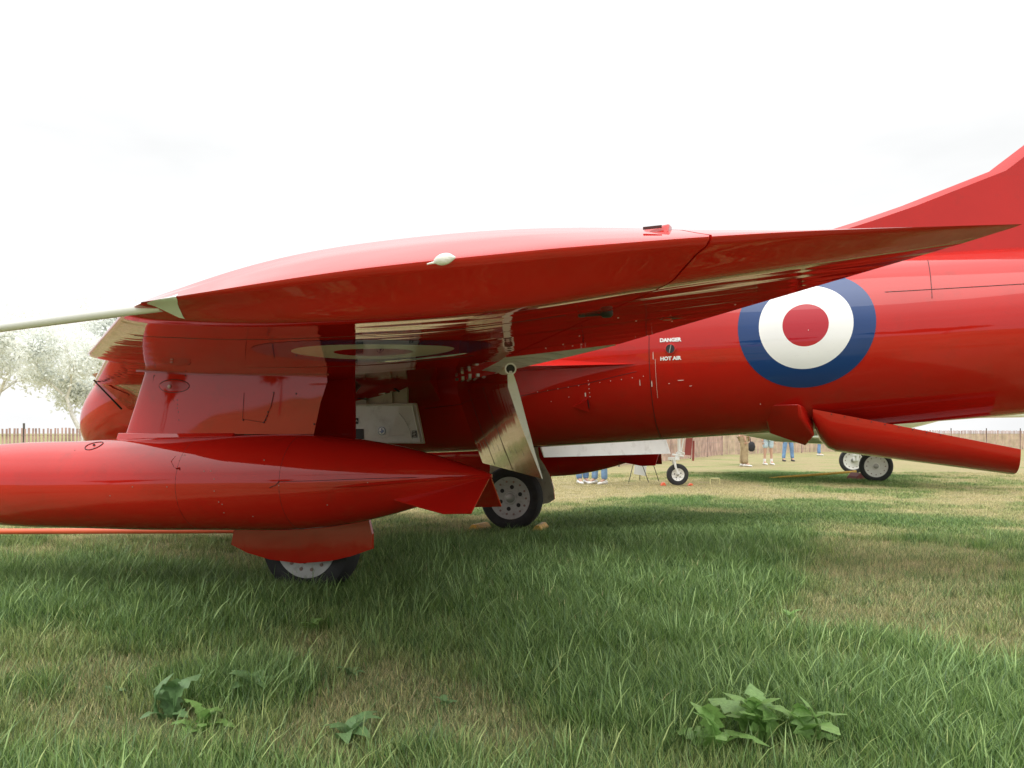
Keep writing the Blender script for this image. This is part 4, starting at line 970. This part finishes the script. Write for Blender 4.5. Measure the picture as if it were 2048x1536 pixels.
def lush(X, Y):
    n = .5 * vnoise(X, Y, 1.1) + .3 * vnoise(X, Y, .37, 5) + .2 * vnoise(X, Y, .16, 9)
    base = .39 + (n - .5) * 1.3 + .6 * np.clip(blobs(X, Y, LUSH), 0, 1.1) - .55 * np.clip(blobs(X, Y, DRY), 0, 1.1)
    far = np.clip((Y - 11) / 5, 0, 1); base = base - .26 * far
    return np.clip(base, 0, 1)
def hump(X, Y): return .02 * (vnoise(X, Y, 1.7, 3) - .5) * np.exp(-((X) ** 2 + (Y - 5) ** 2) / 300)
# near ground grid carries a vertex attribute that says how green the turf is
me = bpy.data.meshes.new('ground')
xs = np.concatenate([[-600, -150, -60, -30], np.linspace(-16, 24, 201), [40, 80, 180, 600]]); ys = np.concatenate([[-600, -150, -50, -15], np.linspace(-2, 40, 211), [50, 80, 150, 300, 900]])
XX, YY = np.meshgrid(xs, ys); ZZ = hump(XX, YY) - .004
nx, ny = len(xs), len(ys); vv = np.stack([XX.ravel(), YY.ravel(), ZZ.ravel()], 1)
ff = [(j * nx + i, j * nx + i + 1, (j + 1) * nx + i + 1, (j + 1) * nx + i) for j in range(ny - 1) for i in range(nx - 1)]
me.from_pydata(vv.tolist(), [], ff); me.polygons.foreach_set('use_smooth', [True] * len(me.polygons))
at = me.attributes.new('green', 'FLOAT', 'POINT'); at.data.foreach_set('value', lush(XX, YY).ravel().astype(np.float32))
gm = bpy.data.materials.new('turf_ground'); gm.use_nodes = True; t = gm.node_tree; b = t.nodes['Principled BSDF']; b.inputs['Roughness'].default_value = .95; b.inputs['Specular IOR Level'].default_value = .1
an = N(t, 'ShaderNodeAttribute', attribute_name='green'); tcn = N(t, 'ShaderNodeTexCoord')
n1 = N(t, 'ShaderNodeTexNoise'); n1.inputs['Scale'].default_value = 22; n1.inputs['Detail'].default_value = 8; n1.inputs['Roughness'].default_value = .75; lnk(t, tcn.outputs['Object'], n1.inputs['Vector'])
n2 = N(t, 'ShaderNodeTexNoise'); n2.inputs['Scale'].default_value = .9; n2.inputs['Detail'].default_value = 6; lnk(t, tcn.outputs['Object'], n2.inputs['Vector'])
sm = N(t, 'ShaderNodeMath', operation='MULTIPLY_ADD'); sm.inputs[1].default_value = .9; sm.inputs[2].default_value = -.45; lnk(t, n2.outputs['Fac'], sm.inputs[0])
ad = N(t, 'ShaderNodeMath', operation='ADD'); lnk(t, an.outputs['Fac'], ad.inputs[0]); lnk(t, sm.outputs[0], ad.inputs[1])
rp_ = N(t, 'ShaderNodeValToRGB'); e = rp_.color_ramp.elements; e[0].position = .05; e[0].color = (.33, .28, .15, 1); e[1].position = .85; e[1].color = (.075, .125, .04, 1); k = e.new(.4); k.color = (.27, .27, .12, 1); lnk(t, ad.outputs[0], rp_.inputs[0])
hv = N(t, 'ShaderNodeHueSaturation'); mr = N(t, 'ShaderNodeMapRange'); mr.inputs['From Min'].default_value = .3; mr.inputs['From Max'].default_value = .7; mr.inputs['To Min'].default_value = .55; mr.inputs['To Max'].default_value = 1.35; lnk(t, n1.outputs['Fac'], mr.inputs['Value']); lnk(t, mr.outputs[0], hv.inputs['Value']); lnk(t, rp_.outputs[0], hv.inputs['Color']); lnk(t, hv.outputs[0], b.inputs['Base Color'])
bn = N(t, 'ShaderNodeBump'); bn.inputs['Strength'].default_value = .8; bn.inputs['Distance'].default_value = .03; lnk(t, n1.outputs['Fac'], bn.inputs['Height']); lnk(t, bn.outputs[0], b.inputs['Normal'])
me.materials.append(gm); go = bpy.data.objects.new('ground', me); col.objects.link(go); tag(go, kind='structure')

# ------------------------------------------------------------------ grass (uncountable: scattered tufts)
def grass_mat(name):
    m = bpy.data.materials.new(name); m.use_nodes = True; t = m.node_tree; b = t.nodes['Principled BSDF']; out = t.nodes['Material Output']
    a = N(t, 'ShaderNodeAttribute', attribute_name='tint', attribute_type='INSTANCER'); v = N(t, 'ShaderNodeAttribute', attribute_name='shade', attribute_type='GEOMETRY')
    h = N(t, 'ShaderNodeHueSaturation'); lnk(t, a.outputs['Color'], h.inputs['Color'])
    r = N(t, 'ShaderNodeMapRange'); r.inputs['To Min'].default_value = .45; r.inputs['To Max'].default_value = 1.9; lnk(t, v.outputs['Fac'], r.inputs['Value']); lnk(t, r.outputs[0], h.inputs['Value'])
    r2 = N(t, 'ShaderNodeMapRange'); r2.inputs['To Min'].default_value = .515; r2.inputs['To Max'].default_value = .465; lnk(t, v.outputs['Fac'], r2.inputs['Value']); lnk(t, r2.outputs[0], h.inputs['Hue'])
    lnk(t, h.outputs[0], b.inputs['Base Color']); b.inputs['Roughness'].default_value = .45; b.inputs['Specular IOR Level'].default_value = .35
    tr = N(t, 'ShaderNodeBsdfTranslucent'); lnk(t, h.outputs[0], tr.inputs['Color']); mxs = N(t, 'ShaderNodeMixShader'); mxs.inputs[0].default_value = .3
    lnk(t, b.outputs[0], mxs.inputs[1]); lnk(t, tr.outputs[0], mxs.inputs[2]); lnk(t, mxs.outputs[0], out.inputs['Surface']); return m
GM = grass_mat('grass_blade')
tufts = bpy.data.collections.new('tuft_sources')
def tuft(name, nb, rad, h0, h1, wid, bend, seg=3, seed=0):
    rr = random.Random(seed); V = []; Fc = []; Sh = []
    for i in range(nb):
        q = rr.uniform(0, 6.283); d_ = rad * math.sqrt(rr.random()); x, y = d_ * math.cos(q), d_ * math.sin(q)
        hgt = rr.uniform(h0, h1); wv = wid * rr.uniform(.6, 1.3); az = rr.uniform(0, 6.283); ln = rr.uniform(.0, bend) * hgt; lx, ly = math.cos(az), math.sin(az); fa_ = az + 1.57 + rr.uniform(-.6, .6); wx, wy = math.cos(fa_), math.sin(fa_); sh = rr.random(); b = len(V)
        lean = rr.uniform(.05, .35) * hgt
        for k in range(seg):
            tt = k / seg; ww = wv * (1 - tt * .55) / 2; px = x + lx * (lean * tt + ln * tt * tt); py = y + ly * (lean * tt + ln * tt * tt); pz = hgt * (tt - .25 * bend * tt * tt * rr.uniform(.6, 1))
            V += [(px - wx * ww, py - wy * ww, pz), (px + wx * ww, py + wy * ww, pz)]; Sh += [sh, sh]
        V.append((x + lx * (lean + ln), y + ly * (lean + ln), hgt * (1 - .25 * bend))); Sh.append(sh)
        for k in range(seg - 1): Fc.append((b + 2 * k, b + 2 * k + 1, b + 2 * k + 3, b + 2 * k + 2))
        Fc.append((b + 2 * seg - 2, b + 2 * seg - 1, b + 2 * seg))
    me = bpy.data.meshes.new(name); me.from_pydata(V, [], Fc); me.attributes.new('shade', 'FLOAT', 'POINT').data.foreach_set('value', Sh); me.materials.append(GM); me.polygons.foreach_set('use_smooth', [True] * len(Fc))
    o = bpy.data.objects.new(name, me); tufts.objects.link(o); return o
for i in range(4): tuft('tuft_a%d' % i, 40, .080, .045, .14, .0042, .42, 3, i)          # 0-3 lush
for i in range(3): tuft('tuft_b%d' % i, 40, .080, .020, .075, .0030, .55, 3, 10 + i)     # 4-6 short dry
for i in range(2): tuft('tuft_c%d' % i, 6, .06, .11, .20, .0044, .6, 4, 20 + i)         # 7-8 long single blades
for i in range(2): tuft('tuft_d%d' % i, 60, .16, .03, .08, .0075, .8, 2, 30 + i)         # 9-10 wide tufts for farther off
pts, scl, rot, kind, tint = [], [], [], [], []
def scatter(y0, y1, dens, kinds_fn):
    n_ = int(dens * (y1 - y0) * ((y0 + y1) / 2 * 1.28 + .6)); Y = rg.uniform(y0, y1, n_ * 2); X = rg.uniform(-.60, .66, n_ * 2) * (Y + .4)
    keep = rg.rand(n_ * 2) < Y / y1; X, Y = X[keep], Y[keep]; n_ = len(X)
    g = lush(X, Y); z = hump(X, Y) - .006
    kinds_fn(X, Y, z, g, rg.rand(n_), rg.rand(n_), rg.rand(n_))
G1 = np.array([.075, .175, .032]); G2 = np.array([.14, .235, .085]); D1 = np.array([.50, .43, .24]); D2 = np.array([.27, .31, .12])
def near(X, Y, z, g, r1, r2, r3):
    for i in range(len(X)):
        gg = g[i] + (r2[i] - .5) * .75
        if gg > .42:
            k = int(r3[i] * 4); s_ = .62 + .75 * min(1, gg) + .25 * (r1[i] - .5); c_ = G1 * (1 - r1[i]) + G2 * r1[i]; 
            if gg < .6: c_ = c_ * .6 + D2 * .4
            if r2[i] < .17: c_ = D1 * .55 + D2 * .45; s_ *= .8
            if r1[i] > .84: k = 7 + int(r3[i] * 2); c_ = c_ * 1.25
        else:
            k = 4 + int(r3[i] * 3); s_ = .8 + .5 * r1[i] + .4 * max(0, gg); c_ = D1 * (1 - r1[i]) + D2 * r1[i]
            if r2[i] > .72: c_ = G2 * .8 + D2 * .2; 
            if r1[i] > .975: k = 7; c_ = G2 * 1.1; s_ = .6 + .4 * r2[i]
        pts.append((X[i], Y[i], z[i])); scl.append(s_); rot.append(r3[i] * 97 % 6.283); kind.append(k); tint.append((*c_, 1))
def farf(X, Y, z, g, r1, r2, r3):
    for i in range(len(X)):
        gg = g[i] + (r2[i] - .5) * .3; k = 9 + int(r3[i] * 2)
        q = min(1, max(0, (gg - .15) / .5)); c_ = (D1 * .55 + D2 * .45) * (1 - q) + (G1 * .6 + G2 * .4) * q
        pts.append((X[i], Y[i], z[i])); scl.append(.45 + .6 * q + .2 * r1[i]); rot.append(r3[i] * 97 % 6.283); kind.append(k); tint.append((*c_, 1))
scatter(2.4, 3.3, 900, near); scatter(3.3, 4.5, 620, near); scatter(4.5, 6.2, 400, near); scatter(6.2, 9, 200, near)
scatter(6.2, 9, 40, farf); scatter(9, 14, 60, farf); scatter(14, 24, 26, farf)
me = bpy.data.meshes.new('grass'); me.from_pydata(pts, [], [])
me.attributes.new('scl', 'FLOAT', 'POINT').data.foreach_set('value', scl); me.attributes.new('rot', 'FLOAT', 'POINT').data.foreach_set('value', rot); me.attributes.new('kindi', 'INT', 'POINT').data.foreach_set('value', kind)
me.attributes.new('tint', 'FLOAT_COLOR', 'POINT').data.foreach_set('color', np.array(tint, np.float32).ravel())
gr = bpy.data.objects.new('grass', me); col.objects.link(gr); tag(gr, 'uneven grass, lush green patches between dry straw-coloured ones', 'grass', kind='stuff')
ng = bpy.data.node_groups.new('scatter_grass', 'GeometryNodeTree'); ng.interface.new_socket('Geometry', in_out='INPUT', socket_type='NodeSocketGeometry'); ng.interface.new_socket('Geometry', in_out='OUTPUT', socket_type='NodeSocketGeometry')
gi = ng.nodes.new('NodeGroupInput'); gon = ng.nodes.new('NodeGroupOutput'); ip_ = ng.nodes.new('GeometryNodeInstanceOnPoints'); ci = ng.nodes.new('GeometryNodeCollectionInfo'); ci.inputs['Collection'].default_value = tufts; ci.inputs['Separate Children'].default_value = True; ci.inputs['Reset Children'].default_value = True
def nattr(nm, ty):
    n_ = ng.nodes.new('GeometryNodeInputNamedAttribute'); n_.data_type = ty; n_.inputs['Name'].default_value = nm; return n_.outputs['Attribute']
cx = ng.nodes.new('ShaderNodeCombineXYZ'); ng.links.new(nattr('rot', 'FLOAT'), cx.inputs['Z'])
ng.links.new(gi.outputs[0], ip_.inputs['Points']); ng.links.new(ci.outputs[0], ip_.inputs['Instance']); ip_.inputs['Pick Instance'].default_value = True; ng.links.new(nattr('kindi', 'INT'), ip_.inputs['Instance Index'])
e2r = ng.nodes.new('FunctionNodeEulerToRotation'); ng.links.new(cx.outputs[0], e2r.inputs[0]); ng.links.new(e2r.outputs[0], ip_.inputs['Rotation']); ng.links.new(nattr('scl', 'FLOAT'), ip_.inputs['Scale']); ng.links.new(ip_.outputs[0], gon.inputs[0])
gr.modifiers.new('scatter', 'NODES').node_group = ng

# ------------------------------------------------------------------ broad-leaved weeds
def leafmat(n, c_):
    m = mat(n, c_, .4, var=.25, vscale=25, bump=.5, bscale=60, bdist=.004); t = m.node_tree; b = t.nodes['Principled BSDF']; tr = N(t, 'ShaderNodeBsdfTranslucent'); tr.inputs['Color'].default_value = (*[x * 1.3 for x in c_], 1); mxs = N(t, 'ShaderNodeMixShader'); mxs.inputs[0].default_value = .3
    out = t.nodes['Material Output']; lnk(t, b.outputs[0], mxs.inputs[1]); lnk(t, tr.outputs[0], mxs.inputs[2]); lnk(t, mxs.outputs[0], out.inputs['Surface']); return m
M['leaf1'] = leafmat('dandelion_leaf', (.21, .37, .10)); M['leaf2'] = leafmat('dusty_weed_leaf', (.17, .30, .12)); M['leaf3'] = leafmat('pale_wilted_leaf', (.42, .45, .25))
leaf_meshes = {}
def leaf_mesh(kind_, seed, m):
    key = (kind_, seed, m)
    if key in leaf_meshes: return leaf_meshes[key]
    rr = random.Random(seed); V = []; Fc = []; n_ = 12
    for i in range(n_ + 1):
        t = i / n_
        if kind_ == 'd':   # toothed dandelion leaf, wider to the end
            wv = (.03 + .16 * t ** .8 * (1 - t ** 6)) * (1 + (.55 if i % 2 else -.35) * (1 - .3 * t)) * rr.uniform(.85, 1.15)
        else: wv = .20 * math.sin(math.pi * min(1, t * .93 + .06)) ** .8 * rr.uniform(.92, 1.08)
        if i == n_: wv = .008
        back = -.05 if (i % 2 and kind_ == 'd') else 0
        z = .55 * t - .62 * t * t * t; x = t * .92
        V += [(x + back, -wv, z + .25 * wv + rr.uniform(-.012, .012)), (x, 0, z), (x + back, wv, z + .25 * wv + rr.uniform(-.012, .012))]
    for i in range(n_):
        b = i * 3; Fc += [(b, b + 1, b + 4, b + 3), (b + 1, b + 2, b + 5, b + 4)]
    me = bpy.data.meshes.new('leaf'); me.from_pydata(V, [], Fc); me.materials.append(M[m]); me.polygons.foreach_set('use_smooth', [True] * len(Fc)); leaf_meshes[key] = me; return me
def weed(px, py, size, n_, label, m='leaf1', kind_='d', up=.5, spread=6.283, seed=0, grp='broad-leaved weeds in the grass'):
    x, y = ground(px, py); e = empty('weed_plant', (x, y, 0)); tag(e, label, 'weed', grp); rr = random.Random(seed)
    for k in range(n_):
        o = bpy.data.objects.new('leaf', leaf_mesh(kind_, rr.randint(0, 3), m)); col.objects.link(o); o.parent = e
        o.rotation_euler = (rr.uniform(-.3, .3), -rr.uniform(up * .4, up * 1.5), spread * k / n_ + rr.uniform(-.3, .3)); s_ = size * 1.08 * rr.uniform(.65, 1.1); o.scale = (s_, s_ * rr.uniform(.8, 1.2), s_); o.location = (rr.uniform(-.01, .01), rr.uniform(-.01, .01), .01)
    return e
weed(1510, 1515, .24, 13, 'big bright dandelion plant at the bottom right of centre', up=1.1, seed=1)
weed(1600, 1520, .22, 11, 'bright dandelion plant just right of the biggest one', up=1.1, seed=2)
weed(1415, 1535, .20, 9, 'pale bright dandelion plant left of the biggest one', 'leaf1', up=1.1, seed=3)
weed(1335, 1478, .11, 3, 'wilted pale leaves beside the big dandelion plants', 'leaf3', up=.7, seed=14)
weed(1068, 1380, .13, 8, 'small rounded weed at the edge of a dry patch, bottom centre', 'leaf2', 'r', .8, seed=4)
weed(340, 1460, .21, 12, 'largest dusty green weed at the lower left', 'leaf2', up=1.2, seed=5)
weed(400, 1485, .16, 10, 'lower of the dusty weeds at the lower left', 'leaf1', up=.7, seed=6)
weed(222, 1405, .09, 5, 'small flat weed nearest the left side', 'leaf2', 'r', .6, seed=7)
weed(500, 1410, .17, 10, 'weed in the green tuft right of the lower left weeds', 'leaf2', 'r', .8, seed=8)
weed(700, 1365, .09, 6, 'small weed beside the bare dry patch', 'leaf2', 'r', .7, seed=9)
weed(700, 1500, .16, 9, 'blue-green weed at the bottom left of centre', 'leaf2', 'r', .8, seed=10)
weed(625, 1275, .13, 8, 'dark weed left of centre below the near wheel', 'leaf1', up=.8, seed=11)
weed(365, 1300, .09, 4, 'weed with a round leaf in the lush grass at left', 'leaf2', 'r', .8, seed=12)
weed(1580, 1255, .12, 6, 'weed on the dry turf at the right', 'leaf1', 'r', .6, seed=13)
weed(1500, 1260, .09, 4, 'wilted pale weed on the dry turf right of centre', 'leaf3', up=.5, seed=15)
weed(1720, 1430, .12, 5, 'weed with broad leaves near the bottom right', 'leaf2', 'r', .8, seed=16)
weed(1230, 1430, .11, 5, 'weed among tall blades left of the dandelions', 'leaf2', 'r', .8, seed=17)
weed(1420, 1395, .11, 5, 'grey-green weed above the big dandelion plant', 'leaf2', 'r', .8, seed=18)
weed(890, 1430, .09, 4, 'tiny bluish weed in the pale dry grass', 'leaf2', up=.8, seed=19)
weed(1410, 1190, .15, 7, 'bright weed in the lush band under the fuselage', 'leaf1', 'r', 1.0, seed=20)
weed(1125, 1165, .12, 6, 'yellow-green weed at the middle of the lush grass', 'leaf1', 'r', 1.1, seed=21)

# ------------------------------------------------------------------ trees
def pale_leaf(n, c_):
    m = leafmat(n, c_); return m
M['bark'] = mat('haze_white_bark', (.75, .73, .7), .9, var=.3); M['tleaf'] = pale_leaf('haze_white_leaf', (.80, .82, .79)); M['tleaf2'] = pale_leaf('green_tree_leaf', (.10, .15, .06)); M['bark2'] = mat('brown_bark', (.14, .11, .09), .9, var=.3)  # haze and overexposure are painted into the whitish bark and leaf colours
def tree_mesh(seed, hgt, crown, nleaf, ls, leaf_m, bark_m, name, label, loc, grp=None):
    rr = random.Random(seed); e = empty('tree', loc); tag(e, label, 'tree', grp); mb = MB(); ends = []
    def limb(p, d_, L, r, dep):
        P = [p]; q = d_.copy()
        for k in range(3): q = (q + Vector((rr.gauss(0, .12), rr.gauss(0, .12), rr.gauss(.04, .06)))).normalized(); P.append(P[-1] + q * L / 3)
        mb.tube(P, [r, r * .85, r * .7, r * .5], 6 if dep else 9)
        if dep >= 2: ends.append((P[2], L)); ends.append((P[3], L))
        if dep < 3:
            for k in range(rr.randint(3, 4)):
                st = P[rr.choice([1, 2, 3, 3])]; az = rr.uniform(0, 6.283); dd_ = (q + Vector((math.cos(az), math.sin(az), rr.uniform(-.2, .5))) * rr.uniform(.6, 1.1)).normalized(); limb(st, dd_, L * rr.uniform(.55, .75), r * .5, dep + 1)
    limb(Vector((0, 0, -.1)), Vector((0, 0, 1)), hgt * .42, hgt * .022, 0)
    mb.build('trunk', M[bark_m], e)
    V = []; Fc = []
    for k in range(nleaf):
        c_, L = ends[rr.randrange(len(ends))]; s_ = L * .42; p = c_ + Vector((rr.gauss(0, s_), rr.gauss(0, s_), rr.gauss(0, s_ * .8)))
        if p.z < hgt * .12: continue
        u = Vector((rr.gauss(0, 1), rr.gauss(0, 1), rr.gauss(0, 1))).normalized(); v = u.cross(Vector((rr.gauss(0, 1), rr.gauss(0, 1), rr.gauss(0, 1)))).normalized(); z = ls * rr.uniform(.6, 1.4); b = len(V)
        V += [p - u * z, p + v * z * .5, p + u * z, p - v * z * .5]; Fc.append((b, b + 1, b + 2, b + 3))
    me = bpy.data.meshes.new('foliage'); me.from_pydata(V, [], Fc); me.materials.append(M[leaf_m]); o = bpy.data.objects.new('foliage', me); col.objects.link(o); o.parent = e
    return e
T = []
T.append(tree_mesh(3, 13.0, 4, 11000, .17, 'tleaf', 'bark', 'tree', 'tallest tree, pale with painted haze, beyond the red wing, at the left', (-31, 66, 0)))
T.append(tree_mesh(8, 11.0, 4, 9000, .17, 'tleaf', 'bark', 'tree', 'tree, pale with painted haze, farthest left above the tank', (-38, 64, 0)))
T.append(tree_mesh(5, 8.5, 3, 8000, .13, 'tleaf', 'bark', 'tree', 'lower tree, pale with painted haze, just in front of the tallest one', (-25.5, 54, 0)))
# unseen trees added behind the viewer to reflect in the gloss paint
dk = tree_mesh(11, 9, 4, 5000, .3, 'tleaf2', 'bark2', 'tree', 'unseen green tree added behind the viewer for paint reflections', (30, -50, 0), 'unseen trees added for reflections')
k = 0
for (x, y, s_) in [(12, -58, 1.0), (-6, -62, 1.2), (-20, -60, .9), (44, -46, 1.1), (58, -38, .9), (-48, -40, 1.0), (-60, -20, 1.1)]:
    c_ = copy_tree(dk); c_.location = (x, y, 0); c_.scale = (s_,) * 3; c_.rotation_euler = (0, 0, k * 1.3); k += 1

# ------------------------------------------------------------------ loose pieces of one builder become parts of their own
def split(o):
    me = o.data; n = len(me.vertices); par = list(range(n))
    def f(x):
        while par[x] != x: par[x] = par[par[x]]; x = par[x]
        return x
    for e_ in me.edges:
        a_, b_ = f(e_.vertices[0]), f(e_.vertices[1])
        if a_ != b_: par[a_] = b_
    roots = {}
    for i in range(n): roots.setdefault(f(i), []).append(i)
    if len(roots) < 2: return
    first = True
    for r_, vi in roots.items():
        mp_ = {v: k for k, v in enumerate(vi)}; polys = [p for p in me.polygons if p.vertices[0] in mp_]
        m2 = bpy.data.meshes.new(o.name); m2.from_pydata([me.vertices[v].co[:] for v in vi], [], [[mp_[v] for v in p.vertices] for p in polys])
        for mm in me.materials: m2.materials.append(mm)
        m2.polygons.foreach_set('material_index', [p.material_index for p in polys]); m2.polygons.foreach_set('use_smooth', [p.use_smooth for p in polys])
        if polys and polys[0].use_smooth: m2.set_sharp_from_angle(angle=R(35))
        if first: keep = m2; first = False
        else:
            c_ = o.copy(); c_.data = m2; col.objects.link(c_)
    o.data = keep
SPLIT = {'tank_seam', 'panel_joints', 'seam', 'stiffener', 'hinge_bracket', 'torque_link', 'bay_rib', 'hydraulic_pipe', 'bonding_cable', 'stiffening_rib', 'release_hook', 'skin_joint', 'wheel_bolts', 'vent_holes', 'drain_mast', 'eyes', 'wire', 'placard_print'}
RENAME = {'tank_seam': 'seam', 'panel_joints': 'panel_joint', 'wheel_bolts': 'wheel_bolt', 'vent_holes': 'vent_hole', 'eyes': 'eye', 'placard_print': 'print_line'}
for o in list(sc.objects):
    bn_ = o.name.split('.')[0]
    if o.type == 'MESH' and bn_ in SPLIT:
        if bn_ in RENAME: o.name = RENAME[bn_]
        split(o)
